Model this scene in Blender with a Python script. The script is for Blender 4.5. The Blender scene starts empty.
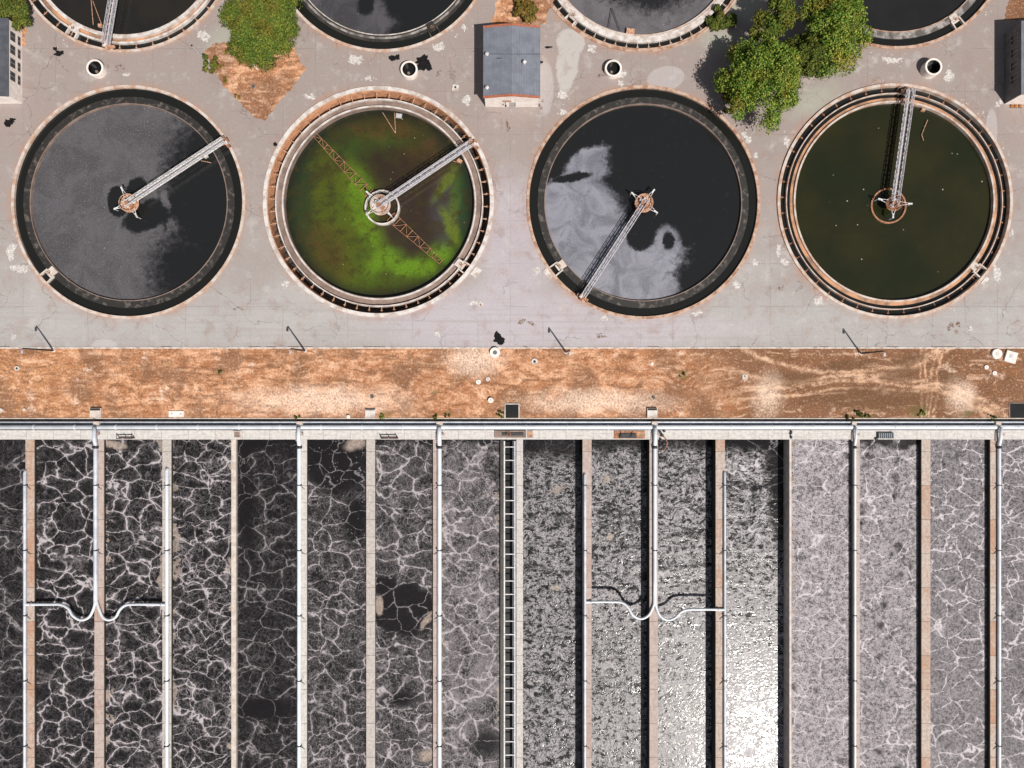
import bpy, bmesh, math, random
from mathutils import Vector, noise as mnoise
from mathutils.geometry import delaunay_2d_cdt
random.seed(7)
R = math.radians
S = 0.2            # metres per plan unit (one plan unit = one ground pixel of the aerial view)
CX, CY, HC = 512.0, 384.0, 683.0
scn = bpy.context.scene
col = scn.collection

# ------------------------------------------------------------------ camera, sky, sun
cam_d = bpy.data.cameras.new('camera'); cam = bpy.data.objects.new('camera', cam_d); col.objects.link(cam)
cam_d.sensor_width = 36; cam_d.lens = 24.0; cam_d.clip_end = 6000; cam_d.clip_start = 1
cam.location = (0, 0, HC * S); cam.rotation_euler = (0, 0, 0)
scn.camera = cam
ELEV, AZ = 55.0, 145.0
w = bpy.data.worlds.new('World'); scn.world = w; w.use_nodes = True
wn = w.node_tree.nodes; sky = wn.new('ShaderNodeTexSky'); sky.sky_type = 'NISHITA'; sky.sun_disc = False
sky.sun_elevation = R(ELEV); sky.sun_rotation = R(AZ)
hs = wn.new('ShaderNodeHueSaturation'); hs.inputs['Saturation'].default_value = .45      # hazy summer sky
w.node_tree.links.new(sky.outputs[0], hs.inputs['Color']); w.node_tree.links.new(hs.outputs[0], wn['Background'].inputs[0]); wn['Background'].inputs[1].default_value = 0.05
sd = bpy.data.lights.new('sun', 'SUN'); sd.energy = 4.4; sd.angle = R(0.5); sd.color = (1, 0.95, 0.88)
sun = bpy.data.objects.new('sun', sd); col.objects.link(sun)
tosun = Vector((math.sin(R(AZ)) * math.cos(R(ELEV)), math.cos(R(AZ)) * math.cos(R(ELEV)), math.sin(R(ELEV))))
sun.rotation_euler = tosun.to_track_quat('Z', 'Y').to_euler(); sun.location = tosun * 200
vs = scn.view_settings; vs.view_transform = 'Standard'; vs.look = 'None'; vs.exposure = 0.22; vs.gamma = 1

# ------------------------------------------------------------------ node helper
class NT:
    def __init__(s, name):
        s.m = bpy.data.materials.new(name); s.m.use_nodes = True
        s.t = s.m.node_tree; s.b = s.t.nodes['Principled BSDF']
    def put(s, sock, v):
        if isinstance(v, bpy.types.NodeSocket): s.t.links.new(v, sock)
        elif v is not None:
            if isinstance(v, (tuple, list)) and len(v) == 3 and sock.type == 'RGBA': v = (*v, 1)
            sock.default_value = v
    def n(s, typ, ins={}, **props):
        nd = s.t.nodes.new('ShaderNode' + typ)
        for k, v in props.items(): setattr(nd, k, v)
        for k, v in ins.items(): s.put(nd.inputs[k], v)
        return nd
    def M(s, op, a, b=0.0, c=None, clamp=False):
        ins = {0: a, 1: b}
        if c is not None: ins[2] = c
        return s.n('Math', ins, operation=op, use_clamp=clamp).outputs[0]
    def V(s, op, a, b=None):
        nd = s.n('VectorMath', {0: a}, operation=op)
        if b is not None: s.put(nd.inputs[3] if op == 'SCALE' else nd.inputs[1], b)
        return nd.outputs['Value'] if op in ('LENGTH', 'DOT_PRODUCT') else nd.outputs[0]
    def mr(s, v, a, b, c=0.0, d=1.0, smooth=True):
        return s.n('MapRange', {0: v, 1: a, 2: b, 3: c, 4: d}, interpolation_type='SMOOTHSTEP' if smooth else 'LINEAR').outputs[0]
    def mix(s, f, a, b, mode='MIX'):
        nd = s.n('Mix', {}, data_type='RGBA', blend_type=mode)
        s.put(nd.inputs[0], f); s.put(nd.inputs[6], a); s.put(nd.inputs[7], b)
        return nd.outputs[2]
    def noise(s, vec, scale, detail=3, rough=0.5, dist=0.0, color=False):
        nd = s.n('TexNoise', {'Vector': vec, 'Scale': scale, 'Detail': detail, 'Roughness': rough, 'Distortion': dist})
        return nd.outputs[1 if color else 0]
    def vor(s, vec, scale, feature='DISTANCE_TO_EDGE'):
        nd = s.n('TexVoronoi', {'Vector': vec, 'Scale': scale}, feature=feature)
        return nd.outputs[0]
    def pos(s, seed=0.0):           # plan coordinates of the place itself
        g = s.n('NewGeometry').outputs['Position']
        p = s.V('SCALE', g, 1.0 / S)
        return s.V('MULTIPLY_ADD' if False else 'ADD', s.V('MULTIPLY', p, (1, 1, 0.0)), (0, 0, seed))
    def opos(s):
        return s.V('SCALE', s.n('TexCoord').outputs['Object'], 1.0 / S)
    def warp(s, p, scale, amp, detail=2):
        c = s.noise(p, scale, detail, color=True)
        return s.V('ADD', p, s.V('SCALE', s.V('SUBTRACT', c, (.5, .5, .5)), amp))
    def blob(s, p, cx, cy, rx, ry, rot=0, soft=.3):
        mp = s.n('Mapping', {'Vector': p, 'Location': (cx - CX, CY - cy, 0), 'Rotation': (0, 0, R(rot)), 'Scale': (rx, ry, 1e4)}, vector_type='TEXTURE').outputs[0]
        return s.mr(s.V('LENGTH', mp), 1 + soft, max(0, 1 - soft))
    def blobs(s, p, lst, m=0.0):
        for b in lst:
            sg = b[0]; v = s.blob(p, *b[1:])
            m = s.M('MAXIMUM', m, v) if sg > 0 else s.M('MINIMUM', m, s.M('SUBTRACT', 1.0, v))
        return m
    def out(s, color, rough=.8, metallic=0.0, bump=None, bstr=.4, bdist=.1, spec=None, ior=None):
        b = s.b
        s.put(b.inputs['Base Color'], color); s.put(b.inputs['Roughness'], rough); s.put(b.inputs['Metallic'], metallic)
        if spec is not None: s.put(b.inputs['Specular IOR Level'], spec)
        if ior is not None: s.put(b.inputs['IOR'], ior)
        if bump is not None:
            bn = s.n('Bump', {'Height': bump, 'Strength': bstr, 'Distance': bdist}); s.put(b.inputs['Normal'], bn.outputs[0])
        return s.m

def simple(name, c1, c2=None, rough=.7, metal=0.0, scale=.3, bstr=.15, detail=4, lo=.38, hi=.66):
    k = NT(name); p = k.opos()
    nz = k.noise(p, scale, detail, .6)
    c = k.mix(k.mr(nz, lo, hi), c1, c2 or tuple(x * .7 for x in c1))
    return k.out(c, rough, metal, bump=nz, bstr=bstr, bdist=.05)

M = {}
M['rim'] = simple('rim_concrete', (.56, .49, .445), (.42, .26, .18), scale=.12)
M['rim_white'] = simple('white_concrete', (.62, .585, .56), (.40, .32, .28), scale=.14)
M['rim_rust'] = simple('rusty_concrete', (.50, .36, .28), (.3, .15, .09), scale=.15)
M['wall_ochre'] = simple('ochre_stained_concrete', (.62, .33, .19), (.38, .19, .11), scale=.15)
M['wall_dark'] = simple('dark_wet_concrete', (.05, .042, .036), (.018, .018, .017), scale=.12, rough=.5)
M['launder_brown'] = simple('brown_launder_concrete', (.25, .18, .15), (.16, .11, .09), scale=.1)
M['launder_orange'] = simple('orange_launder_concrete', (.52, .27, .15), (.20, .12, .08), scale=.07)
M['mottled'] = simple('algae_mottled_concrete', (.10, .085, .075), (.018, .016, .015), scale=.2, lo=.33, hi=.50, detail=6)
M['mottled_lite'] = simple('pale_mottled_concrete', (.33, .30, .285), (.10, .088, .08), scale=.11, lo=.40, hi=.6)
M['gal'] = simple('galvanised_steel', (.60, .58, .62), (.36, .34, .36), rough=.5, metal=.2, scale=.8)
M['white'] = simple('white_painted_steel', (.70, .69, .70), (.45, .42, .41), rough=.5, scale=.5)
M['pipe'] = simple('pale_blue_pipe', (.56, .60, .67), (.42, .45, .52), rough=.4, scale=.15, bstr=.03)
M['pipe_white'] = simple('white_pipe', (.68, .71, .75), (.57, .60, .65), rough=.4, scale=.08, bstr=.03)
M['pipe_navy'] = simple('dark_blue_pipe', (.22, .28, .36), (.08, .11, .15), rough=.5, scale=.06, bstr=.03)
M['rust'] = simple('rusty_steel', (.42, .20, .11), (.16, .07, .04), rough=.85, scale=.8)
M['rust_lite'] = simple('peach_rust_steel', (.60, .36, .24), (.30, .14, .08), rough=.85, scale=.7)
M['dark'] = simple('dark_metal', (.03, .03, .035), (.015, .015, .018), rough=.6, scale=.5)
M['hole'] = simple('dark_hollow', (.02, .018, .016), (.05, .035, .028), rough=.9, scale=.3)
M['pit'] = simple('black_water_and_hollow_shade', (.008, .008, .008), (.012, .012, .012), rough=.3, scale=.1)  # dark water; in the vent rings it paints in the hollow's shade
M['plaster'] = simple('white_plaster', (.80, .74, .70), (.70, .60, .55), scale=.2)
M['plaster_grey_and_shade'] = simple('grey_plaster_and_wall_shade', (.15, .14, .14), (.10, .095, .095), scale=.2)  # plain grey for covers; on the workshop wall it paints in shade
M['glass'] = simple('dark_window_glass', (.02, .025, .03), (.035, .04, .045), rough=.15, scale=.5, bstr=0)
M['frame'] = simple('window_frame', (.45, .42, .40), (.3, .28, .27), scale=.5)
M['tile'] = simple('red_gable_tiles', (.42, .13, .07), (.26, .09, .05), scale=.6)
M['orange'] = simple('orange_plastic', (.8, .28, .03), (.6, .2, .03), rough=.5)
M['bark'] = simple('bark', (.12, .085, .06), (.06, .045, .03), scale=.8)
M['beige'] = simple('beige_concrete', (.60, .53, .48), (.45, .38, .33), scale=.2)

def roof_mat(name, c1, c2):
    k = NT(name); p = k.opos(); x = k.n('SeparateXYZ', {0: p}).outputs
    st = k.M('FRACT', k.M('MULTIPLY', x[0], .42)); ln = k.mr(st, .0, .18, 1, 0)
    nz = k.noise(p, .12, 5, .65)
    streak = k.noise(k.V('MULTIPLY', p, (.9, .06, .06)), 1.0, 3)
    c = k.mix(k.mr(nz, .35, .7), c1, c2)
    c = k.mix(k.M('MULTIPLY', ln, .22), c, (.04, .04, .045))
    c = k.mix(k.mr(streak, .55, .75, 0, .35), c, tuple(v * .5 for v in c2))
    return k.out(c, .6, .15, bump=ln, bstr=.6, bdist=.05)
M['roof'] = roof_mat('slate_blue_sheet_roof', (.20, .215, .26), (.155, .165, .20))
M['roof_dark'] = roof_mat('dark_grey_sheet_roof', (.10, .105, .125), (.065, .07, .085))

def panel_mat(name, c1, c2, orange, joint=34.0, axis=1, amt=.5, jw=.03, seed=0.0):
    """concrete cast in panels along one direction, each panel tinted by its own rust"""
    k = NT(name); p = k.pos(seed); xs = k.n('SeparateXYZ', {0: p}).outputs
    t = k.M('DIVIDE', xs[axis], joint); fr = k.M('FRACT', t); fl = k.M('FLOOR', t)
    other = k.M('FLOOR', k.M('DIVIDE', xs[1 - axis], 34.0))
    wn_ = k.n('TexWhiteNoise', {'Vector': k.n('CombineXYZ', {0: fl, 1: other, 2: seed}).outputs[0]}).outputs[0]
    nz = k.noise(p, .35, 5, .6); big = k.noise(p, .03, 3, .6)
    c = k.mix(k.mr(nz, .35, .7), c1, c2)
    c = k.mix(k.M('MULTIPLY', k.mr(k.M('ADD', k.M('MULTIPLY', wn_, .45), k.M('MULTIPLY', k.M('ADD', big, k.M('MULTIPLY', k.M('SUBTRACT', nz, .5), .6)), .8)), 1.05 - amt, 1.5 - amt), .85), c, orange)
    half = k.M('FRACT', k.M('MULTIPLY', t, 2.0))
    lines = k.M('MAXIMUM', k.mr(fr, 0, jw, .75, 0), k.mr(half, 0, jw * 1.6, .35, 0))
    c = k.mix(lines, c, (.06, .045, .04))
    sp = k.mr(k.noise(p, .9, 2), .68, .76, 0, .6)
    c = k.mix(sp, c, (.10, .06, .045))
    st = k.noise(k.V('MULTIPLY', p, (1.1, .05, 1) if axis == 1 else (.05, 1.1, 1)), 1.0, 3, .6)
    c = k.mix(k.mr(st, .5, .72, 0, .5), c, tuple(v * .55 for v in c2))
    z = k.n('SeparateXYZ', {0: k.n('NewGeometry').outputs['Position']}).outputs[2]
    side_shade = k.mr(k.M('ADD', z, k.M('MULTIPLY', k.M('SUBTRACT', nz, .5), .3)), -.10, -.28)      # shade of the wall sides painted in, with an algae-dark tone
    c = k.mix(side_shade, c, (.022, .022, .014))
    return k.out(c, .85, bump=nz, bstr=.25, bdist=.05)
M['wallA'] = panel_mat('divider_concrete_rusty', (.50, .42, .37), (.38, .30, .26), (.38, .20, .12), amt=.58)
M['wallB'] = panel_mat('divider_concrete_pale', (.50, .455, .425), (.37, .33, .305), (.45, .30, .22), amt=.30, seed=3)
M['wallC'] = panel_mat('divider_concrete_pink', (.46, .38, .35), (.38, .29, .26), (.36, .24, .19), amt=.4, seed=7)
M['wallW'] = panel_mat('divider_concrete_white', (.56, .53, .51), (.43, .40, .38), (.50, .40, .34), amt=.25, seed=9)
M['deck'] = panel_mat('walkway_concrete', (.60, .57, .55), (.47, .44, .42), (.50, .36, .28), joint=27.0, axis=0, amt=.2, jw=.02, seed=5)

# ------------------------------------------------------------------ mesh builder (plan coordinates: x, y as seen, z up)
class MB:
    def __init__(s): s.v = []; s.f = []
    def add(s, vs_, fs):
        o = len(s.v); s.v += vs_; s.f += [tuple(i + o for i in f) for f in fs]
    def box(s, x0, x1, y0, y1, z0, z1):
        s.add([(x, y, z) for z in (z0, z1) for y in (y0, y1) for x in (x0, x1)],
              [(0, 1, 3, 2), (4, 6, 7, 5), (0, 4, 5, 1), (2, 3, 7, 6), (0, 2, 6, 4), (1, 5, 7, 3)])
    def obox(s, cx, cy, lx, ly, z0, z1, a=0):
        c, d = math.cos(R(a)), math.sin(R(a))
        s.add([(cx + x * c - y * d, cy + x * d + y * c, z) for z in (z0, z1) for y in (-ly / 2, ly / 2) for x in (-lx / 2, lx / 2)],
              [(0, 1, 3, 2), (4, 6, 7, 5), (0, 4, 5, 1), (2, 3, 7, 6), (0, 2, 6, 4), (1, 5, 7, 3)])
    def bar(s, a, b, w, h=None):
        a, b = Vector(a), Vector(b); d = (b - a)
        if d.length < 1e-6: return
        d.normalize(); h = h or w
        u = d.cross(Vector((0, 0, 1)))
        if u.length < .05: u = Vector((1, 0, 0))
        u.normalize(); v = u.cross(d).normalized()
        vs_ = []
        for p in (a, b):
            for i, j in ((-1, -1), (1, -1), (1, 1), (-1, 1)): vs_.append(tuple(p + u * (i * w / 2) + v * (j * h / 2)))
        s.add(vs_, [(0, 3, 2, 1), (4, 5, 6, 7), (0, 1, 5, 4), (1, 2, 6, 5), (2, 3, 7, 6), (3, 0, 4, 7)])
    def tube(s, pts, r, n=10, closed=False, cap=True):
        pts = [Vector(p) for p in pts]; m = len(pts); vs_ = []
        for i, p in enumerate(pts):
            if closed: d = pts[(i + 1) % m] - pts[i - 1]
            else: d = pts[min(i + 1, m - 1)] - pts[max(i - 1, 0)]
            d.normalize(); u = d.cross(Vector((0, 0, 1)))
            if u.length < .05: u = Vector((1, 0, 0))
            u.normalize(); v = u.cross(d)
            rr = r[i] if isinstance(r, (list, tuple)) else r
            for k in range(n):
                a = 2 * math.pi * k / n; vs_.append(tuple(p + (u * math.cos(a) + v * math.sin(a)) * rr))
        fs = []
        for i in range(m if closed else m - 1):
            j = (i + 1) % m
            for k in range(n):
                l = (k + 1) % n; fs.append((i * n + k, i * n + l, j * n + l, j * n + k))
        if cap and not closed: fs += [tuple(range(n))[::-1], tuple(range((m - 1) * n, m * n))]
        s.add(vs_, fs)
    def cyl(s, cx, cy, z0, z1, r0, r1=None, n=24):
        r1 = r0 if r1 is None else r1
        vs_ = [(cx + r * math.cos(2 * math.pi * k / n), cy + r * math.sin(2 * math.pi * k / n), z) for z, r in ((z0, r0), (z1, r1)) for k in range(n)]
        s.add(vs_, [(k, (k + 1) % n, n + (k + 1) % n, n + k) for k in range(n)] + [tuple(range(n))[::-1], tuple(range(n, 2 * n))])
    def ring(s, cx, cy, ri, ro, z0, z1, n=160, a0=0, a1=360, gaps=()):
        full = abs(a1 - a0 - 360) < 1e-3; m = n if full else n + 1
        vs_ = []
        for k in range(m):
            a = R(a0 + (a1 - a0) * k / n); c, d = math.cos(a), math.sin(a)
            vs_ += [(cx + ri * c, cy + ri * d, z0), (cx + ro * c, cy + ro * d, z0), (cx + ro * c, cy + ro * d, z1), (cx + ri * c, cy + ri * d, z1)]
        fs = []
        for k in range(n):
            i, j = 4 * k, 4 * ((k + 1) % m)
            for q in range(4): fs.append((i + q, i + (q + 1) % 4, j + (q + 1) % 4, j + q))
        if not full: fs += [(0, 1, 2, 3), (4 * n, 4 * n + 3, 4 * n + 2, 4 * n + 1)]
        s.add(vs_, fs)
    def disc(s, cx, cy, z, r, n=128):
        s.add([(cx + r * math.cos(2 * math.pi * k / n), cy + r * math.sin(2 * math.pi * k / n), z) for k in range(n)], [tuple(range(n))])
    def annulus(s, cx, cy, z, ri, ro, n=160):
        vs_ = []
        for k in range(n):
            a = 2 * math.pi * k / n; vs_ += [(cx + ri * math.cos(a), cy + ri * math.sin(a), z), (cx + ro * math.cos(a), cy + ro * math.sin(a), z)]
        s.add(vs_, [(2 * k, 2 * k + 1, 2 * ((k + 1) % n) + 1, 2 * ((k + 1) % n)) for k in range(n)])
    def quad(s, x0, x1, y0, y1, z): s.add([(x0, y0, z), (x1, y0, z), (x1, y1, z), (x0, y1, z)], [(0, 1, 2, 3)])
    def build(s, name, mat, parent=None, origin=None, sheet=False, smooth=False):
        o = origin or (parent.get('_o') if parent is not None and '_o' in parent else None)
        if parent is not None: o = ORI[parent.name]
        o = o or (CX, CY, 0)
        vs_ = [((x - o[0]) * S, -(y - o[1]) * S, (z - o[2]) * S) for x, y, z in s.v]
        me = bpy.data.meshes.new(name); me.from_pydata(vs_, [], s.f)
        bm = bmesh.new(); bm.from_mesh(me)
        if sheet:
            bm.normal_update()
            for f in bm.faces:
                if f.normal.z < 0: f.normal_flip()
        else: bmesh.ops.recalc_face_normals(bm, faces=bm.faces)
        bm.to_mesh(me); bm.free()
        if smooth:
            me.polygons.foreach_set('use_smooth', [True] * len(me.polygons))
        me.materials.append(M[mat] if isinstance(mat, str) else mat)
        ob = bpy.data.objects.new(name, me); col.objects.link(ob)
        if parent is not None: ob.parent = parent
        else: ob.location = ((o[0] - CX) * S, (CY - o[1]) * S, o[2] * S)
        ORI[ob.name] = o
        return ob
ORI = {}
def tag(o, label, cat, group=None, kind=None):
    o['label'] = label; o['category'] = cat
    if group: o['group'] = group
    if kind: o['kind'] = kind
    return o
def struct(o, kind='structure'):
    o['kind'] = kind; return o
def thing(name, x, y, z, label, cat, group=None):
    e = bpy.data.objects.new(name, None); col.objects.link(e)
    e.location = ((x - CX) * S, (CY - y) * S, z * S); e.empty_display_size = .5
    ORI[e.name] = (x, y, z)
    return tag(e, label, cat, group)
def copy_tree(o, x, y, z=0, rot=0, label=None, group=None, scale=None):
    def rec(src, par):
        c = src.copy(); col.objects.link(c)
        if par is not None:
            c.parent = par; c.matrix_parent_inverse = src.matrix_parent_inverse.copy()
        for ch in src.children: rec(ch, c)
        return c
    c = rec(o, None); c.location = ((x - CX) * S, (CY - y) * S, z * S); c.rotation_euler = (0, 0, R(rot))
    if scale: c.scale = (scale,) * 3
    if label: c['label'] = label
    if group: c['group'] = group
    return c
def G(px, py, z):      # plan position of a point standing z above the ground, measured in the aerial view
    return (CX + (px - CX) * (HC - z) / HC, CY + (py - CY) * (HC - z) / HC)

# ------------------------------------------------------------------ pavement
TANKS = [(128.2, 202, 117), (378.5, 201.8, 115.6), (643.4, 202.2, 117), (894.6, 201.2, 117.5),
         (123.5, -60.5, 113), (382, -60.5, 112.5), (641, -60.5, 113), (897, -63.5, 112.5)]
def pavement_material():
    k = NT('pavement_concrete'); p = k.pos()
    xs = k.n('SeparateXYZ', {0: p}).outputs
    n1 = k.noise(p, .012, 5, .6); n2 = k.noise(p, .06, 5, .65); n3 = k.noise(p, .5, 4, .65); nf = k.noise(p, 1.6, 2, .6)
    c = k.mix(k.mr(n1, .35, .65), (.385, .362, .352), (.32, .293, .282))
    # the yard is older and browner to the north, newer and greyer along the road
    yy = k.M('ADD', xs[1], k.M('MULTIPLY', k.M('SUBTRACT', n1, .5), 160))
    c = k.mix(k.mr(yy, 60, 260), c, (.295, .248, .232))
    c = k.mix(k.mr(k.M('ABSOLUTE', k.M('ADD', xs[1], -62)), 38, 4, 0, .6), c, (.395, .385, .383))
    # newer lilac-grey slabs
    lil = k.blobs(k.warp(p, .02, 30), [(1, 500, 320, 120, 34, 0, .4), (1, 512, 250, 34, 70, 0, .5), (1, 600, 330, 130, 16, 0, .5)])
    c = k.mix(k.M('MULTIPLY', lil, .6), c, (.46, .41, .46))
    c = k.mix(k.mr(n2, .5, .72, 0, .45), c, (.33, .24, .21))
    c = k.mix(k.mr(n2, .45, .28, 0, .4), c, (.50, .47, .46))
    c = k.mix(k.mr(n3, .5, .75, 0, .35), c, (.25, .20, .19))
    c = k.mix(k.mr(n3, .45, .25, 0, .25), c, (.55, .51, .50))
    # fine dark and pale grains
    c = k.mix(k.mr(nf, .60, .75, 0, .35), c, (.20, .16, .15))
    # tyre-polished bands along the road
    band = k.noise(k.V('MULTIPLY', p, (.006, .25, 1)), 1.0, 3, .6)
    bm_ = k.mr(xs[1], 95, 70)
    c = k.mix(k.M('MULTIPLY', k.mr(band, .45, .7), k.M('MULTIPLY', bm_, .45)), c, (.33, .29, .28))
    # rust halo round the tank rims
    rp = k.warp(p, .05, 9)
    halo = 0.0
    for (cx, cy, r) in TANKS:
        halo = k.M('MAXIMUM', halo, k.blob(rp, cx, cy, r + 3, r + 3, 0, .045))
    hal = k.M('MULTIPLY', halo, k.mr(k.noise(p, .05, 5, .7), .40, .64, .08, .75))
    c = k.mix(hal, c, (.38, .22, .16))
    # slab joints
    wp = k.warp(p, .03, 1.6)
    ws = k.n('SeparateXYZ', {0: wp}).outputs
    jm = k.mr(k.noise(p, .02, 2), .42, .58, .1, 1)
    jx = k.mr(k.M('ABSOLUTE', k.M('SUBTRACT', k.M('FRACT', k.M('DIVIDE', k.M('ADD', ws[0], 3000 + 8), 32.5)), .5)), .012, .0)
    jy = k.mr(k.M('ABSOLUTE', k.M('SUBTRACT', k.M('FRACT', k.M('DIVIDE', k.M('ADD', ws[1], 3000 - 3), 43.0)), .5)), .010, .0)
    c = k.mix(k.M('MULTIPLY', k.M('MAXIMUM', jx, jy), k.M('MULTIPLY', jm, .5)), c, (.15, .12, .11))
    # cracks
    cp = k.warp(k.warp(p, .035, 26, 4), .25, 5, 3)
    ck = k.mr(k.vor(cp, 1 / 58), .009, .002, 0, .6)
    ck = k.M('MULTIPLY', ck, k.mr(k.noise(p, .018, 3), .46, .6))
    ck2 = k.M('MULTIPLY', k.mr(k.vor(cp, 1 / 23), .018, .004), k.mr(k.noise(p, .025, 3), .60, .68, 0, .6))
    crack = k.M('MAXIMUM', ck, ck2)
    c = k.mix(k.M('MULTIPLY', crack, .75), c, (.10, .075, .07))
    # pale repair patches
    pp = k.warp(k.warp(p, .12, 6, 3), .6, 3, 3)
    pale = k.blobs(pp, [(1, 568, 62, 11, 30, -8, .3), (1, 571, 42, 14, 14, 0, .3)])
    pale2 = k.blobs(p, [(1, 666, 78, 19, 12, 10, .12), (1, 545, 88, 9, 28, 0, .35), (1, 104, 345, 13, 6, 0, .15), (1, 992, 130, 6, 22, 0, .3)])
    pn = k.M('MULTIPLY', k.M('SUBTRACT', n3, .5), 1.3)
    pale = k.mr(k.M('ADD', pale, pn), .3, .75); pale2 = k.mr(k.M('ADD', pale2, pn), .35, .8)
    c = k.mix(k.M('MULTIPLY', pale, .75), c, (.46, .44, .425)); c = k.mix(k.M('MULTIPLY', pale2, .4), c, (.50, .47, .475))
    bl2 = k.noise(k.warp(p, .03, 20, 3), .045, 6, .7); c = k.mix(k.mr(bl2, .54, .66, 0, .45), c, (.27, .205, .185)); c = k.mix(k.mr(bl2, .42, .32, 0, .35), c, (.50, .475, .46))
    teal = k.blobs(k.warp(p, .06, 14), [(1, 228, 42, 22, 16, 20, .5), (1, 815, 100, 26, 12, 30, .6), (1, 745, 8, 18, 12, 0, .5), (1, 720, 40, 22, 9, 0, .6)])
    c = k.mix(k.M('MULTIPLY', teal, .5), c, (.36, .38, .31))
    k.put(k.b.inputs['Specular IOR Level'], .2)
    bh = k.M('SUBTRACT', k.M('ADD', n3, k.M('MULTIPLY', nf, .4)), k.M('MULTIPLY', crack, .8))
    return k.out(c, .85, bump=bh, bstr=.35, bdist=.05)
M['pave'] = pavement_material()

def dirt_material():
    k = NT('dry_grass_soil'); p = k.pos(); xs = k.n('SeparateXYZ', {0: p}).outputs
    n1 = k.noise(p, .022, 5, .62); n2 = k.noise(p, .13, 5, .7); n3 = k.noise(k.V('MULTIPLY', p, (1, .8, 1)), .55, 4, .7); nf = k.noise(p, 1.9, 2)
    na = k.noise(k.V('MULTIPLY', k.warp(p, .03, 18, 3), (.7, 1.25, 1)), .07, 6, .72)
    c = k.mix(k.mr(na, .38, .60), (.72, .40, .235), (.40, .165, .07))
    c = k.mix(k.mr(n2, .46, .66, 0, .7), c, (.36, .15, .065))
    rt = k.mr(k.M('ADD', xs[0], k.M('MULTIPLY', k.M('SUBTRACT', n1, .5), 300)), 110, 270)
    c = k.mix(k.M('MULTIPLY', rt, k.mr(k.M('ADD', k.M('MULTIPLY', na, .6), k.M('MULTIPLY', n2, .4)), .62, .46, .5, 1.0)), c, (.155, .070, .030))
    lft = k.mr(xs[0], -330, -500, 0, .7)
    c = k.mix(k.M('MULTIPLY', lft, k.mr(n2, .38, .58)), c, (.48, .22, .09))
    c = k.mix(k.mr(n1, .48, .60, 0, .8), c, (.22, .105, .055))
    c = k.mix(k.mr(k.noise(p, .045, 5, .7), .44, .28, 0, .85), c, (.86, .64, .50))
    streak = k.noise(k.V('MULTIPLY', k.warp(p, .02, 16), (.013, .22, 1)), 1.0, 4, .6)
    c = k.mix(k.mr(streak, .47, .66, 0, .85), c, (.22, .092, .04))
    c = k.mix(k.mr(streak, .46, .32, 0, .5), c, (.80, .53, .37))
    c = k.mix(k.mr(n3, .48, .70, 0, .7), c, (.15, .075, .04))
    c = k.mix(k.mr(n3, .46, .28, 0, .55), c, (.88, .67, .53))
    c = k.mix(k.mr(nf, .60, .72, 0, .45), c, (.12, .06, .035))
    # curving vehicle tracks on the right
    wp = k.warp(k.warp(p, .02, 16, 3), .2, 4, 3)
    tr = 0.0
    for (cx, cy, rx, ry, th, rot) in [(800, 445, 190, 60, .016, -6), (815, 455, 200, 76, .013, -6), (800, 300, 170, 82, .016, 4), (830, 280, 150, 92, .014, 6), (780, 440, 210, 44, .02, -7),
                                 (925, 386, 3, 60, .25, 0), (936, 386, 3, 60, .25, 6), (390, 440, 180, 110, .012, 55), (420, 440, 180, 110, .010, 55)]:
        mp = k.n('Mapping', {'Vector': wp, 'Location': (cx - CX, CY - cy, 0), 'Rotation': (0, 0, R(-rot)), 'Scale': (rx, ry, 1e4)}, vector_type='TEXTURE').outputs[0]
        tr = k.M('MAXIMUM', tr, k.mr(k.M('ABSOLUTE', k.M('SUBTRACT', k.V('LENGTH', mp), 1.0)), th * 2.6, th * .2))
    tx = k.mr(xs[0], 190, 250)
    c = k.mix(k.M('MULTIPLY', k.M('MULTIPLY', tr, tx), k.mr(k.M('ADD', k.M('MULTIPLY', n2, .5), k.M('MULTIPLY', n3, .5)), .42, .58, .0, .85)), c, (.74, .48, .32))
    dk = k.blobs(wp, [(1, 790, 378, 26, 6, 0, .5), (1, 900, 374, 20, 7, 12, .5), (1, 850, 366, 30, 5, 4, .5), (1, 880, 400, 60, 12, 0, .6), (1, 910, 360, 18, 6, 10, .5), (1, 948, 378, 8, 6, 0, .6)])
    c = k.mix(k.M('MULTIPLY', dk, k.mr(n3, .25, .55, .4, .8)), c, (.13, .065, .03))
    lt = k.blobs(k.warp(p, .08, 16, 4), [(1, 962, 397, 13, 15, 0, .7), (1, 768, 395, 12, 18, 0, .9), (1, 600, 402, 60, 10, 0, .8), (1, 320, 400, 70, 12, 0, .8), (1, 475, 360, 26, 14, 0, .6)])
    c = k.mix(k.M('MULTIPLY', lt, k.mr(n3, .65, .4, .2, .7)), c, (.90, .70, .56))
    g = k.blobs(k.warp(p, .3, 6, 3), [(1, 918, 411, 9, 5, 0, .6), (1, 447, 414, 5, 2.5, 0, .5), (1, 386, 414, 5, 3, 0, .6), (1, 683, 375, 5, 4, 0, .7), (1, 220, 372, 3, 2.5, 0, .5), (1, 505, 412, 4, 5, 0, .5), (1, 435, 392, 4, 2, 0, .7), (1, 282, 382, 3, 1.5, 0, .7), (1, 968, 414, 6, 3, 0, .5)])
    c = k.mix(k.M('MULTIPLY', g, k.mr(n3, .35, .6, .9, .3)), c, (.10, .10, .025))
    return k.out(c, .95, bump=k.M('ADD', n3, k.M('MULTIPLY', nf, .5)), bstr=.8, bdist=.12)
M['dirt'] = dirt_material()

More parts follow.
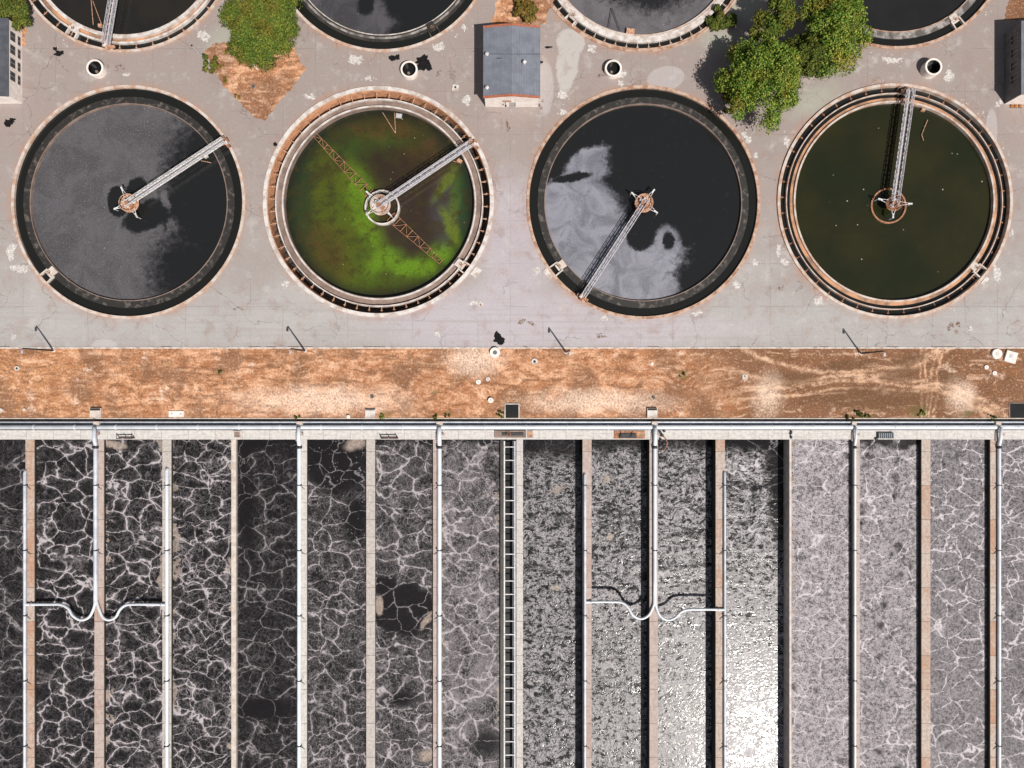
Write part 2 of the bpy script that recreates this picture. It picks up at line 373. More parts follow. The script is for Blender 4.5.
XL, XR, YT, YB = -5000, 6000, -5000, 6000
BX0, BX1, BY1 = -190, 1215, 1000
def cdt_sheet(outer, holes, z, name, mat):
    vs_, es, fs = [], [], []
    def loop(pts):
        o = len(vs_); vs_.extend(Vector(p) for p in pts); n = len(pts)
        es.extend((o + i, o + (i + 1) % n) for i in range(n))
    loop(outer)
    for (cx, cy, r) in holes: loop([(cx + r * math.cos(2 * math.pi * i / 96), cy + r * math.sin(2 * math.pi * i / 96)) for i in range(96)])
    rv, re, rf, *_ = delaunay_2d_cdt(vs_, es, [], 1, 1e-4)
    mb = MB(); mb.v = [(p.x, p.y, z) for p in rv]
    for f in rf:
        c = sum((rv[i] for i in f), Vector((0, 0))) / len(f)
        if all((c - Vector((cx, cy))).length > r * .9999 - .3 for cx, cy, r in holes): mb.f.append(tuple(f))
    return struct(mb.build(name, mat, sheet=True))
VENTS = [(94.5, 67.5, 6), (409, 69, 6), (613.5, 68, 6), (934, 66.5, 9)]
vent_plan = [G(x, y, h) for x, y, h in VENTS]
cdt_sheet([(XL, YT), (XR, YT), (XR, 348), (XL, 348)], [(c[0], c[1], c[2] - .8) for c in TANKS], 0, 'pavement', 'pave')
# dry verge with real unevenness
mb = MB(); nx, ny = 700, 36; x0, x1, y0, y1 = -180, 1210, 348, 418.2
for j in range(ny + 1):
    for i in range(nx + 1):
        x = x0 + (x1 - x0) * i / nx; y = y0 + (y1 - y0) * j / ny
        e = min(1, (j) / 4, (ny - j) / 4, i / 6, (nx - i) / 6)
        h = mnoise.fractal(Vector((x * .06, y * .09, 3)), 1, 2, 4) * .45 + mnoise.noise(Vector((x * .5, y * .5, 9))) * .2
        mb.v.append((x, y, -.15 + e * h))
for j in range(ny):
    for i in range(nx):
        a = j * (nx + 1) + i; mb.f.append((a, a + 1, a + nx + 2, a + nx + 1))
struct(mb.build('dry_verge', 'dirt', sheet=True, smooth=True))
mb = MB(); mb.quad(XL, x0, 348, 418.2, -.15); mb.quad(x1, XR, 348, 418.2, -.15)
mb.quad(XL, BX0, 418.2, YB, -.15); mb.quad(BX1, XR, 418.2, YB, -.15); mb.quad(BX0, BX1, BY1, YB, -.15)
struct(mb.build('ground', 'dirt', sheet=True))
def poly_patch(pts, z=.03, rough=2.5):
    out = []
    for i in range(len(pts)):
        a, b = Vector(pts[i]), Vector(pts[(i + 1) % len(pts)])
        n = max(2, int((b - a).length / 3))
        for q in range(n):
            p = a.lerp(b, q / n); out.append((p.x + random.uniform(-1, 1) * .5 * rough, p.y + random.uniform(-1, 1) * .5 * rough))
    return cdt_sheet(out, [], z, 'soil_patch', 'dirt')
poly_patch([(204, 52), (214, 44), (236, 40), (292, 46), (306, 70), (300, 78), (264, 120), (254, 117), (222, 84)])
poly_patch([(491, 24), (500, -12), (548, -60), (556, -10), (545, 24)])
poly_patch([(1004, 20), (1012, -10), (1060, -60), (1090, 20)])
poly_patch([(-60, 24), (-60, -40), (20, -30), (26, 30), (24, 46), (9, 40)])

# stains lying on the pavement
wl = [(62, 37, 9, 5), (205, 35, 7, 6), (355, 60, 9, 5), (368, 79, 5, 4), (461, 28, 6, 7), (440, 49, 7, 5), (592, 48, 4, 4), (624, 84, 5, 4),
      (565, 95, 5, 5), (563, 112, 3, 3), (12, 250, 5, 13), (20, 268, 8, 5), (745, 136, 6, 8), (756, 155, 3, 3), (737, 285, 4, 4), (697, 312, 6, 4),
      (604, 318, 4, 3), (881, 82, 9, 3), (789, 143, 4, 7), (948, 77, 5, 6), (778, 250, 4, 8), (785, 262, 4, 4), (820, 302, 5, 5), (1011, 232, 4, 6),
      (998, 272, 4, 9), (950, 308, 4, 2.5), (987, 9, 5, 8), (895, 60, 12, 3), (880, 52, 14, 2.5), (535, 271, 4, 5), (755, 262, 4, 3), (310, 97, 5, 4),
      (285, 284, 4, 3), (13, 337, 2.4, 2.6), (971, 329, 2.6, 2.6), (127, 74.5, 4, 1.5), (524, 195, 3, 3), (437, 334, 3, 4), (619, 72, 7, 5), (1006, 158, 4, 14),
      (1000, 105, 4, 5), (966, 103, 4, 4), (982, 116, 4, 3), (474, 303, 8, 2), (467, 102, 3, 4), (466, 98, 5, 3)]
bl = [(427, 51, 7, 9, 20), (423, 62, 8, 7, 0), (429, 68, 3, 3, 0), (392, 58, 3.2, 3, 0), (397, 57.5, 3, 3, 0), (59, 53, 4, 2.6, 0), (55, 48.5, 2, 2, 0), (8, 123, 4, 3.6, 0), (12, 120, 3, 2.2, 0),
      (301, 111, 4, 4, 0), (275, 144, 2, 2, 0), (500, 340, 5, 4.5, 0), (497, 335, 3, 3, 0), (548, 47, 3.5, 1.2, 0), (541, 62, 2, 1.6, 0), (513, 338, 0.1, .1, 0)]
br_ = [(119, 67, 7, 4), (108, 65, 3, 4), (602, 72, 3.5, 5), (611, 73, 12, 7), (438, 73, 5, 4), (779, 288, 4, 3), (238, 309, 5, 3), (950, 325, 10, 7), (507, 128, 3, 7), (541, 105, 4, 6), (600, 335, 8, 3), (528, 322, 7, 5)]

def stain_mat(name, a, b, lo, hi, sc):
    k = NT(name); p = k.pos(); n = k.noise(k.warp(p, .4, 4, 3), sc, 5, .75)
    k.put(k.b.inputs['Specular IOR Level'], .15)
    return k.out(k.mix(k.mr(n, lo, hi), a, b), .9, bump=n, bstr=.2, bdist=.03)
M['splash'] = stain_mat('lime_splash', (.42, .38, .36), (.64, .62, .60), .44, .60, .5)
M['bitumen'] = stain_mat('bitumen_patch', (.006, .006, .007), (.014, .013, .013), .4, .6, .4)
M['rust_stain'] = stain_mat('rust_stain', (.33, .27, .25), (.13, .075, .055), .46, .56, .5)
def blob_poly(mb, x, y, rx, ry, seed, z, rough=.45, rot=0):
    if any(math.hypot(x - c[0], y - c[1]) < c[2] + max(rx, ry) * 1.25 + .3 for c in TANKS): return
    n = 36; vs_ = []; c0, s0_ = math.cos(R(rot)), math.sin(R(rot))
    for q in range(n):
        a = 2 * math.pi * q / n
        f = 1 + rough * mnoise.fractal(Vector((math.cos(a) * 1.4 + seed, math.sin(a) * 1.4, seed * .37)), .6, 2.2, 4)
        dx, dy = rx * f * math.cos(a), ry * f * math.sin(a)
        vs_.append((x + dx * c0 - dy * s0_, y + dx * s0_ + dy * c0, z))
    mb.add(vs_, [tuple(range(n))])
rs = random.Random(5); mb = MB(); zz = .02
for q, (x, y, rx, ry) in enumerate(wl):
    k_ = max(1, int(rx * ry / 9))
    for w_ in range(k_):
        f = rs.uniform(.35, .7) if k_ > 1 else .9; a = rs.uniform(0, 6.28); d = rs.random() ** .6 * .7 if k_ > 1 else 0
        blob_poly(mb, x + math.cos(a) * d * rx, y + math.sin(a) * d * ry, rx * f, ry * f, q * 3.1 + w_, zz, .8, rs.uniform(-30, 30)); zz += .00012
    for w_ in range(5): blob_poly(mb, x + rs.gauss(0, rx * .8), y + rs.gauss(0, ry * .8), rs.uniform(.3, .9), rs.uniform(.3, .8), q + w_, zz, .8); zz += .00012
struct(mb.build('lime_splash', 'splash', sheet=True))
mb = MB(); zz = .05
for q, (x, y, rx, ry, rot) in enumerate(bl): blob_poly(mb, x, y, rx, ry, q * 2.3, zz, .5, rot); zz += .0003
struct(mb.build('bitumen_patch', 'bitumen', sheet=True))
mb = MB(); zz = .07
for q, (x, y, rx, ry) in enumerate(br_):
    for w_ in range(5): blob_poly(mb, x + rs.gauss(0, rx * .5), y + rs.gauss(0, ry * .5), rx * rs.uniform(.15, .45), ry * rs.uniform(.15, .45), q + w_ * 9, zz, .9); zz += .0002
struct(mb.build('rust_stain', 'rust_stain', sheet=True))

# kerb along the road
mb = MB(); mb.box(XL, XR, 347.2, 348.6, -1, .55)
kb = mb.build('kerb', 'rim_white'); struct(kb)
mb = MB(); x = -150
while x < 1180:
    L = random.uniform(4, 26)
    if random.random() < .5: mb.box(x, x + L, 346.3, 347.1, -.3, .02 + .02 * random.random())
    x += L + random.uniform(5, 60)
struct(mb.build('kerb_gutter', simple('gutter_grime', (.09, .06, .05), (.2, .14, .12), scale=.3)))

# ------------------------------------------------------------------ water materials
def clear_water(name, c1, c2=None, scale=.03, specks=0.0, rough=.12):
    k = NT(name); p = k.pos(); n = k.noise(p, scale, 4, .6)
    c = k.mix(k.mr(n, .35, .65), c1, c2 or c1)
    if specks:
        sv = k.vor(p, 1 / 11., 'F1'); gate = k.mr(k.noise(p, .05, 2), .5, .62)
        sp = k.M('MULTIPLY', k.mr(sv, .075, .045), gate)
        c = k.mix(k.M('MULTIPLY', sp, specks), c, (.45, .45, .42))
    b = k.noise(p, .25, 3)
    return k.out(c, rough, bump=b, bstr=.12, bdist=.05)
M['chan_water'] = clear_water('launder_black_water', (.012, .012, .011))
M['t4_water'] = clear_water('dark_olive_water', (.013, .016, .006), (.023, .021, .007), scale=.012, specks=.8)
M['t5_water'] = clear_water('near_black_water', (.014, .014, .014), (.022, .018, .014), scale=.02, specks=.25)
M['t8_water'] = clear_water('charcoal_water', (.014, .014, .014), (.017, .017, .017))

def scum_water(name, blobs, c_scum, c_scum2, warpamp=8, grain=.35):
    k = NT(name); p = k.pos()
    wp = k.warp(k.warp(k.warp(p, .02, warpamp, 4), .10, warpamp * .8, 4), .4, 3, 3)
    m = k.blobs(wp, blobs); m = k.mr(k.M('ADD', m, k.M('MULTIPLY', k.M('SUBTRACT', k.noise(wp, .16, 5, .7), .5), 1.3)), .10, .95)
    n = k.noise(k.warp(p, .015, 40, 3), .035, 6, .62, 1.0); nf = k.noise(p, .7, 4, .7); nff = k.noise(p, 1.7, 2)
    sc = k.mix(k.mr(n, .35, .65), c_scum, c_scum2)
    sc = k.mix(k.mr(nf, .45, .75, 0, grain), sc, tuple(v * 1.8 for v in c_scum))
    sp = k.M('MULTIPLY', k.mr(k.vor(p, 1 / 5., 'F1'), .13, .06), k.mr(k.noise(p, .08, 2), .42, .58))
    sc = k.mix(k.M('MULTIPLY', sp, .30), sc, (.5, .5, .5))
    f = k.M('MULTIPLY', m, k.mr(k.M('ADD', n, k.M('MULTIPLY', m, .25)), .40, .66, .22, 1))
    c = k.mix(f, (.013, .0135, .014), sc)
    rough = k.mix(f, (.12,) * 3, (.55,) * 3)
    return k.out(c, rough, bump=nff, bstr=.08, bdist=.03)
M['t1_water'] = scum_water('grey_scum_water', [(1, 100, 180, 92, 95, 0, .2), (1, 140, 130, 62, 45, 0, .4), (1, 85, 250, 85, 80, 0, .2), (1, 160, 255, 40, 32, 0, .8), (-1, 222, 205, 56, 90, 14, .45),
                            (-1, 116, 200, 10, 16, 0, .15), (-1, 134, 188, 10, 12, -30, .25), (-1, 146, 214, 26, 15, 25, .25), (-1, 175, 210, 22, 22, 0, .5), (1, 170, 228, 6, 10, 0, .9), (1, 163, 198, 4, 12, 15, .9), (-1, 190, 270, 40, 40, 0, .8)],
                           (.088, .084, .092), (.056, .053, .058), grain=.8)
M['t3_water'] = scum_water('pale_scum_water', [(1, 560, 250, 72, 66, 40, .12), (1, 575, 215, 50, 40, 0, .15), (1, 620, 290, 60, 40, 0, .2), (1, 590, 165, 28, 18, 30, .35), (1, 640, 262, 48, 34, 30, .4),
                            (-1, 700, 160, 92, 90, 0, .14), (-1, 645, 225, 18, 26, -20, .15), (-1, 730, 270, 40, 46, 0, .4), (1, 668, 245, 14, 20, 0, .4), (-1, 669, 240, 6, 10, 0, .4), (-1, 572, 176, 22, 4, 10, .4)],
                           (.225, .225, .265), (.115, .115, .14), grain=.3)
M['t6_water'] = scum_water('patchy_scum_water', [(1, 345, -10, 60, 60, 0, .25), (1, 372, 18, 22, 22, 0, .5), (-1, 440, -10, 48, 60, 0, .2), (-1, 365, 2, 8, 10, 0, .5), (-1, 400, -20, 20, 40, 0, .4)], (.070, .066, .075), (.035, .034, .038))
M['t7_water'] = scum_water('violet_grey_scum_water', [(1, 641, -40, 120, 120, 0, .05), (-1, 650, -30, 55, 36, 0, .6)], (.125, .115, .125), (.085, .08, .088))

def algae_water():
    k = NT('algae_green_water'); p = k.pos(2.0)
    wp = k.warp(k.warp(p, .02, 16, 4), .12, 6, 4)
    n = k.noise(wp, .05, 5, .6); nf = k.noise(p, .5, 4, .7)
    c = k.mix(k.mr(n, .35, .62), (.042, .034, .012), (.022, .026, .008))
    def lay(c, bl, colr, amt=1.0, lo=.3, hi=.6, a=.5):
        m = k.blobs(wp, bl); return k.mix(k.M('MULTIPLY', m, k.mr(n, lo, hi, a * amt, amt)), c, colr)
    # olive brown outer left, dark rim
    c = lay(c, [(1, 345, 225, 62, 70, 0, .5)], (.055, .065, .010))
    c = lay(c, [(1, 300, 200, 12, 60, 0, .7), (1, 330, 135, 30, 16, -35, .6)], (.012, .030, .015), .8)
    c = lay(c, [(1, 360, 135, 34, 18, 0, .6), (1, 408, 132, 40, 16, 20, .6)], (.035, .045, .010), .9)
    c = lay(c, [(1, 372, 146, 24, 12, 10, .6)], (.035, .085, .010), .9)
    c = lay(c, [(1, 352, 200, 26, 30, 20, .6), (1, 375, 255, 44, 22, 40, .6), (1, 395, 262, 50, 20, 0, .5), (1, 438, 245, 28, 22, -40, .5)], (.065, .110, .010), .85)
    c = lay(c, [(1, 356, 185, 14, 26, 15, .6), (1, 367, 225, 14, 22, 35, .5), (1, 385, 252, 24, 11, 40, .5), (1, 412, 265, 28, 9, -8, .5), (1, 440, 248, 16, 9, -40, .6)], (.105, .200, .012), 1., lo=.32, hi=.52)
    # clear purple-brown middle showing the floor
    c = lay(c, [(1, 412, 205, 40, 48, 0, .22)], (.034, .022, .017), 1.0, a=.9)
    c = lay(c, [(1, 445, 205, 13, 34, 0, .6)], (.060, .055, .060), .8)
    c = lay(c, [(1, 395, 158, 34, 14, -12, .5)], (.035, .022, .012), .9)
    c = lay(c, [(1, 446, 176, 20, 5, 62, .6), (1, 455, 195, 5, 24, -4, .6), (1, 452, 225, 6, 22, 25, .6)], (.11, .15, .014), .95)
    c = lay(c, [(1, 460, 180, 8, 26, -14, .5), (1, 462, 215, 6, 24, 8, .5)], (.018, .055, .020), .8)
    c = lay(c, [(1, 435, 150, 16, 18, 30, .6)], (.018, .020, .016), .9)
    c = lay(c, [(1, 350, 240, 26, 50, -20, .6), (1, 330, 190, 22, 50, 8, .6)], (.075, .085, .010), .7, lo=.42, hi=.6, a=.0)
    c = lay(c, [(1, 385, 125, 60, 14, 0, .6), (1, 430, 150, 30, 26, 30, .6), (1, 320, 250, 18, 30, 30, .6)], (.075, .042, .014), .75, lo=.40, hi=.6, a=.2)
    c = lay(c, [(1, 392, 165, 40, 18, -14, .5)], (.030, .020, .013), .85)
    # dark rim in the water colour, widening the inner wall's shadow
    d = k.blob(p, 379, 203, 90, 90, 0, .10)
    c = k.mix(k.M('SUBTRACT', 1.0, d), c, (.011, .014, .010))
    sp = k.M('MULTIPLY', k.mr(k.vor(p, 1 / 7., 'F1'), .10, .05), k.mr(k.noise(p, .07, 2), .52, .62))
    c = k.mix(k.M('MULTIPLY', sp, .7), c, (.45, .5, .25))
    c = k.mix(k.mr(k.noise(p, .09, 5, .65), .48, .66, 0, .65), c, (.040, .032, .010))
    c = k.mix(k.mr(nf, .45, .75, 0, .45), c, (.012, .014, .006))
    return k.out(c, .14, bump=nf, bstr=.06, bdist=.03)
M['t2_water'] = algae_water()

# ------------------------------------------------------------------ clarifier tanks
def tank(i, label, rings, water_z, water_mat, chan, gate, brackets=0, br_mat='rust_lite', gate_mat='beige', br_r=(104, 111), br_z=-3):
    cx, cy, Rr = TANKS[i]; f = Rr / 115.0
    t = thing('clarifier_tank', cx, cy, 0, label, 'tank', 'round clarifier tanks')
    for (nm, ri, ro, z0, z1, mt) in rings:
        mb = MB(); mb.ring(cx, cy, ri * f, ro * f, z0, z1, 192); mb.build(nm, mt, t)
    cz, cm = chan
    mb = MB(); mb.annulus(cx, cy, cz, 103 * f, 113 * f); mb.build('channel_floor' if cm != 'chan_water' else 'channel_water', cm, t, sheet=True)
    for q in range(brackets):
        a = 2 * math.pi * (q + .3) / brackets; c, d = math.cos(a), math.sin(a)
        mb = MB(); r0, r1 = br_r[0] * f, br_r[1] * f
        mb.bar((cx + r0 * c, cy + r0 * d, br_z), (cx + r1 * c, cy + r1 * d, br_z), .55)
        rm = (r0 * .45 + r1 * .55); b0 = (cx + rm * c, cy + rm * d, br_z)
        mb.bar((b0[0] - d * 1.2, b0[1] + c * 1.2, br_z), (b0[0] + d * 1.2, b0[1] - c * 1.2, br_z), .45)
        mb.bar((cx + r1 * c, cy + r1 * d, br_z - 6), (cx + r0 * c, cy + r0 * d, br_z), .4)
        mb.build('bracket', br_mat, t)
    if gate:
        gx, gy = gate; a = math.degrees(math.atan2(gy - cy, gx - cx))
        for s in (-1, 1):
            aa = R(a + s * 2.6); mb = MB()
            mb.bar((cx + 103 * f * math.cos(aa), cy + 103 * f * math.sin(aa), -1.2), (cx + 112.3 * f * math.cos(aa), cy + 112.3 * f * math.sin(aa), -1.2), 1.3, 4)
            mb.build('gate_wall', gate_mat, t)
        aa = R(a); mb = MB(); mb.obox(cx + 101 * f * math.cos(aa), cy + 101 * f * math.sin(aa), 7, 8, -1, .4, a); mb.obox(cx + 106 * f * math.cos(aa), cy + 106 * f * math.sin(aa), 2, 7, -1, -.2, a)
        mb.build('gate_plate', gate_mat, t)
        mb = MB(); p0 = Vector((cx + 104 * f * math.cos(aa), cy + 104 * f * math.sin(aa), 0)); mb.bar(p0, p0 + Vector((0, 0, 3)), .5); mb.tube([p0 + Vector((1.3 * math.cos(b), 1.3 * math.sin(b), 3)) for b in [k * math.pi / 5 for k in range(10)]], .25, 6, closed=True)
        mb.build('gate_wheel', 'rust', t)
    mb = MB(); mb.disc(cx, cy, water_z, 98 * f); struct(mb.build('water', water_mat, sheet=True))
    mb = MB(); mb.cyl(cx, cy, -24, water_z + 1, 5, 4, 24); mb.build('centre_pier', 'rim_rust', t)
    return t
A_rings = lambda rim, led, line: [('rim_wall', 112.2, 115, -14, .6, rim), ('launder_ledge', 97.5, 104, -14, -1.0, led), ('weir_edge', 96.6, 97.4, -14, -.5, line)]
tank(0, 'round tank of grey scummy water with dark right side, far left of the lower row', A_rings('rim', 'mottled', 'launder_brown'), -3.2, 't1_water', (-1.9, 'chan_water'), (50, 273))
tank(1, 'round tank with bright green algae swirling in its water', [('rim_wall', 111, 114.8, -24, 1.5, 'rim_white'), ('rim_lining', 110.5, 110.95, -24, .3, 'wall_ochre'), ('outer_weir', 102.8, 104, -24, -2.6, 'rim_white'), ('launder_floor', 97.2, 102.75, -24, -5.5, 'launder_brown'), ('inner_weir', 95.6, 97.15, -24, -2.2, 'rim_white'), ('inner_lining', 95, 95.55, -24, -3, 'launder_brown')],
     -9, 't2_water', (-19, 'wall_dark'), (464, 267), 54)
tank(2, 'round tank half covered by pale grey scum, half black, third in the lower row', A_rings('rim_rust', 'mottled', 'launder_brown'), -3.2, 't3_water', (-1.9, 'chan_water'), (556, 269))
tank(3, 'round tank of dark olive water with brown ringed rim, far right of the lower row', [('rim_wall', 112.2, 115, -20, 1.6, 'rim'), ('outer_weir', 105.3, 106.2, -20, .3, 'rim'), ('launder_water', 102, 105.25, -20, -2.2, 'chan_water'), ('launder_floor', 98.7, 101.95, -20, -1.5, 'launder_orange'), ('inner_weir', 96.9, 98.65, -20, .3, 'rim')],
     -3.6, 't4_water', (-3.2, 'chan_water'), (978, 269), 44, 'rust', br_r=(106, 112))
tank(4, 'cut off round tank with white double rim behind the vent pipe, top left corner', [('rim_wall', 112.4, 115, -14, 1.3, 'rim'), ('outer_weir', 104, 106, -14, .6, 'rim_white'), ('launder_floor', 100.2, 103.95, -14, -2.5, 'launder_orange'), ('inner_weir', 96.5, 100.15, -14, .3, 'rim_white')],
     -3, 't5_water', (-2.6, 'chan_water'), (75, 27), 40, 'rust_lite', 'rim_white', br_r=(106, 112.4), br_z=-2)
tank(5, 'cut off round tank with thin grey inner ring and dark water between tree and shed', A_rings('rim', 'wall_dark', 'rim_white') + [('weir_cap', 99, 101.2, -8, -.9, 'mottled_lite')], -3, 't6_water', (-1.9, 'chan_water'), (433, 30), gate_mat='mottled')
tank(6, 'cut off round tank with broad white ring and violet grey scum beside the large tree', [('rim_wall', 113, 114.6, -14, 1.0, 'rim_rust'), ('rim_lining', 110.6, 112.6, -14, .2, 'rim_rust'), ('launder_deck', 98.5, 105, -14, .6, 'rim_white'), ('inner_weir', 96.4, 98.3, -14, -.2, 'rim')],
     -3, 't7_water', (-2.2, 'chan_water'), (572, 18), 60, 'rim', 'rim_white', br_r=(105, 112.6), br_z=-.6)
tank(7, 'cut off round tank of charcoal water with mottled ring in the top right', A_rings('rim_rust', 'mottled_lite', 'rim_rust'), -3, 't8_water', (-1.9, 'chan_water'), (957, 22))

# ------------------------------------------------------------------ rotating bridges
def bridge(label, c, e, z=6, width=5.2, arms=(), hub_r=9, hub_mat='rust_lite', well=None, deck='gal', style=0, rakes=None, carriage='rust', posts=6.2):
    t = thing('scraper_bridge', c[0], c[1], 0, label, 'scraper bridge', 'rotating scraper bridges on the clarifiers')
    C0, E0 = Vector((*c, z)), Vector((*e, z)); d = (E0 - C0); L = d.length; u = d / L; v = Vector((-u.y, u.x, 0)); up = Vector((0, 0, 1))
    st = C0 - u * 4
    mb = MB(); hw = width / 2
    mb.bar(st, E0, width * (.55 if style == 0 else .42), .35); mb.build('walkway', deck, t)
    for s in (-1, 1):
        mb = MB(); o = v * (s * hw)
        mb.bar(st + o, E0 + o, .8, .8); mb.bar(st + o + up * 4.5, E0 + o + up * 4.5, .45); mb.bar(st + o + up * 2.3, E0 + o + up * 2.3, .3)
        n = int((L + 4) / posts)
        for q in range(n + 1):
            a = st + u * ((L + 4) * q / n) + o; mb.bar(a, a + up * 4.5, .4)
            if q < n and style != 1:
                b = st + u * ((L + 4) * (q + 1) / n) + o
                mb.bar(a + (up * 4.5 if q % 2 else up * 0), b + (up * 0 if q % 2 else up * 4.5), .35)
        mb.build('handrail', 'white' if style == 0 else 'gal', t)
    mb = MB(); n = int(L / posts)
    for q in range(n):
        a = st + u * ((L + 4) * q / n) - up * .8; b = st + u * ((L + 4) * (q + 1) / n) - up * .8
        mb.bar(a + v * hw, a - v * hw, .45)
        sg = 1 if q % 2 else -1
        mb.bar(a + v * hw * sg, b - v * hw * sg, .4)
    mb.build('cross_bracing', 'gal' if style < 2 else 'rust_lite', t)
    # end carriage on the rim
    mb = MB(); ang = math.degrees(math.atan2(u.y, u.x)); mb.obox(e[0], e[1], 3.0, 12.5, 1.8, 3.4, ang); mb.obox(e[0] + u.x * 2.5, e[1] + u.y * 2.5, 2.4, 3, 1.9, 5.2, ang); mb.obox(e[0] - u.x * 2.4, e[1] - u.y * 2.4, 3.2, 5.5, 3.6, 6, ang)
    ec = mb.build('end_carriage', carriage, t)
    for s in (-1, 1):
        w_ = Vector((e[0], e[1], 2.1)) + v * (s * 5.6) + u * 1.2; mb = MB(); mb.tube([w_ - u * .7, w_ + u * .7], 1.25, 12); mb.build('wheel', 'dark', ec)
    mb = MB(); mb.obox(e[0] + u.x * .2 + v.x * 2, e[1] + u.y * .2 + v.y * 2, 3.2, 2.6, 3.6, 6.4, ang); mb.build('drive_motor', 'white', ec)
    # hub
    mb = MB(); cx, cy = c
    mb.tube([(cx + hub_r * math.cos(a), cy + hub_r * math.sin(a), z - 1) for a in [2 * math.pi * q / 32 for q in range(32)]], .65, 6, closed=True)
    mb.tube([(cx + hub_r * math.cos(a), cy + hub_r * math.sin(a), z + 3) for a in [2 * math.pi * q / 32 for q in range(32)]], .35, 6, closed=True)
    for q in range(10):
        a = 2 * math.pi * q / 10; p_ = Vector((cx + hub_r * math.cos(a), cy + hub_r * math.sin(a), z - 1)); mb.bar(p_, p_ + up * 4, .35)
    mb.cyl(cx, cy, z - 2.4, z - 1.5, hub_r * .92, hub_r * .92, 32); mb.build('hub_platform', hub_mat, t)
    mb = MB(); mb.cyl(cx - 1.5, cy, z - 1.5, z + 3, 2.2, 1.8, 16); mb.obox(cx + 2.2, cy + 2.5, 3, 4, z - 1.4, z + 1.5, 30); mb.build('drive_unit', 'rust', t)
    mb = MB(); mb.obox(cx - hub_r * .35, cy - hub_r * .3, 3.2, 2.2, z - 1.4, z + 2.4, 15); mb.cyl(cx + .5, cy - hub_r * .5, z - 1.4, z + 1.6, 1.2, 1.2, 12); mb.build('control_box', 'gal', t)
    for (tx, ty) in arms:
        T = Vector((tx, ty, z)); dd = (T - C0); dl = dd.length; du = dd / dl; dv = Vector((-du.y, du.x, 0)); b0 = C0 + du * (hub_r * .75 if well is None else 6)
        mb = MB(); mb.bar(b0 + dv * 1.9, T, .5); mb.bar(b0 - dv * 1.9, T, .5); mb.bar(T - du * 4.2, T + du * .3, 1.5, 1.2); mb.bar(T, T - up * 7, .6)
        mb.build('support_arm', 'white', t)
    if well:
        wr, wz, wm, wh = well
        mb = MB(); mb.ring(cx, cy, wr - 1.0, wr + .6, wz - wh, wz, 64); mb.build('feed_well', wm, t)
    for rk in (rakes or []):
        (ax, ay), (bx, by), zz, w0, w1 = rk
        A, B = Vector((ax, ay, zz)), Vector((bx, by, zz - 1)); dd = B - A; dl = dd.length; du = dd / dl; dv = Vector((-du.y, du.x, 0)).normalized()
        mb = MB(); n = max(4, int(dl / 8)); 
        for s in (-1, 1):
            mb.bar(A + dv * s * w0, B + dv * s * w1, .42)
            mb.bar(A + dv * s * w0 * .8 - up * 5, B + dv * s * w1 * .8 - up * 2.5, .45)
        for q in range(n + 1):
            w_ = w0 + (w1 - w0) * q / n; p_ = A + dd * (q / n)
            mb.bar(p_ + dv * w_, p_ - dv * w_, .5); mb.bar(p_ + dv * w_, p_ + dv * w_ * .8 - up * 4, .4); mb.bar(p_ - dv * w_, p_ - dv * w_ * .8 - up * 4, .4)
            if q < n:
                w2 = w0 + (w1 - w0) * (q + 1) / n; p2 = A + dd * ((q + 1) / n); sg = 1 if q % 2 else -1
                mb.bar(p_ + dv * w_ * sg, p2 - dv * w2 * sg, .38)
                mb.bar(p_ - dv * w_ * .9 * sg - up * 4, p2 + dv * w2 * .6 * sg - up * 4, .3)
        mb.build('rake_arm', 'rust', t)
    return t
g6 = lambda x, y: G(x, y, 6)
bridge('pale lattice bridge reaching up right across the grey scum tank', g6(129, 203), g6(224, 140.5), 6, 4.7, [g6(121, 187), g6(114, 209), g6(137, 217)], 8.5, 'rust_lite')
bridge('white bridge over the green algae tank with a white ring and two rusty rake arms', g6(380, 204.5), g6(473, 142), 5, 5.2, [g6(366, 191), g6(366, 214.5), g6(391, 215.5)], 9.5, 'rim', well=(17, -4, 'rim_white', 5), style=1,
       rakes=[(G(369, 193, -6), G(315, 135, -8), -6, 5, 2.2), (G(391, 217, -8), G(441, 262, -8), -6, 5.4, 2.4)], deck='gal')
bridge('narrow bridge running down left across the half pale tank', g6(644, 203), g6(583, 297), 6, 4.8, [g6(631.5, 192.5), g6(654.5, 189.5), g6(657.5, 213)], 8.5, 'rust_lite', style=1)
bridge('grey lattice bridge running straight up across the dark olive tank', g6(893.5, 203.5), g6(909.5, 90), 7, 6, [g6(878, 199), g6(911.5, 204), g6(892.5, 218)], 7, 'rust', well=(17.3, -2.2, 'rust', 2.4), style=2, deck='gal', carriage='rust_lite', posts=4.6)
bridge('cut off lattice bridge on the top left white rimmed tank', g6(124, -60), g6(106.5, 44.5), 6, 6, [g6(140, -50)], 8, 'rust_lite', style=2, carriage='rust_lite', posts=5)
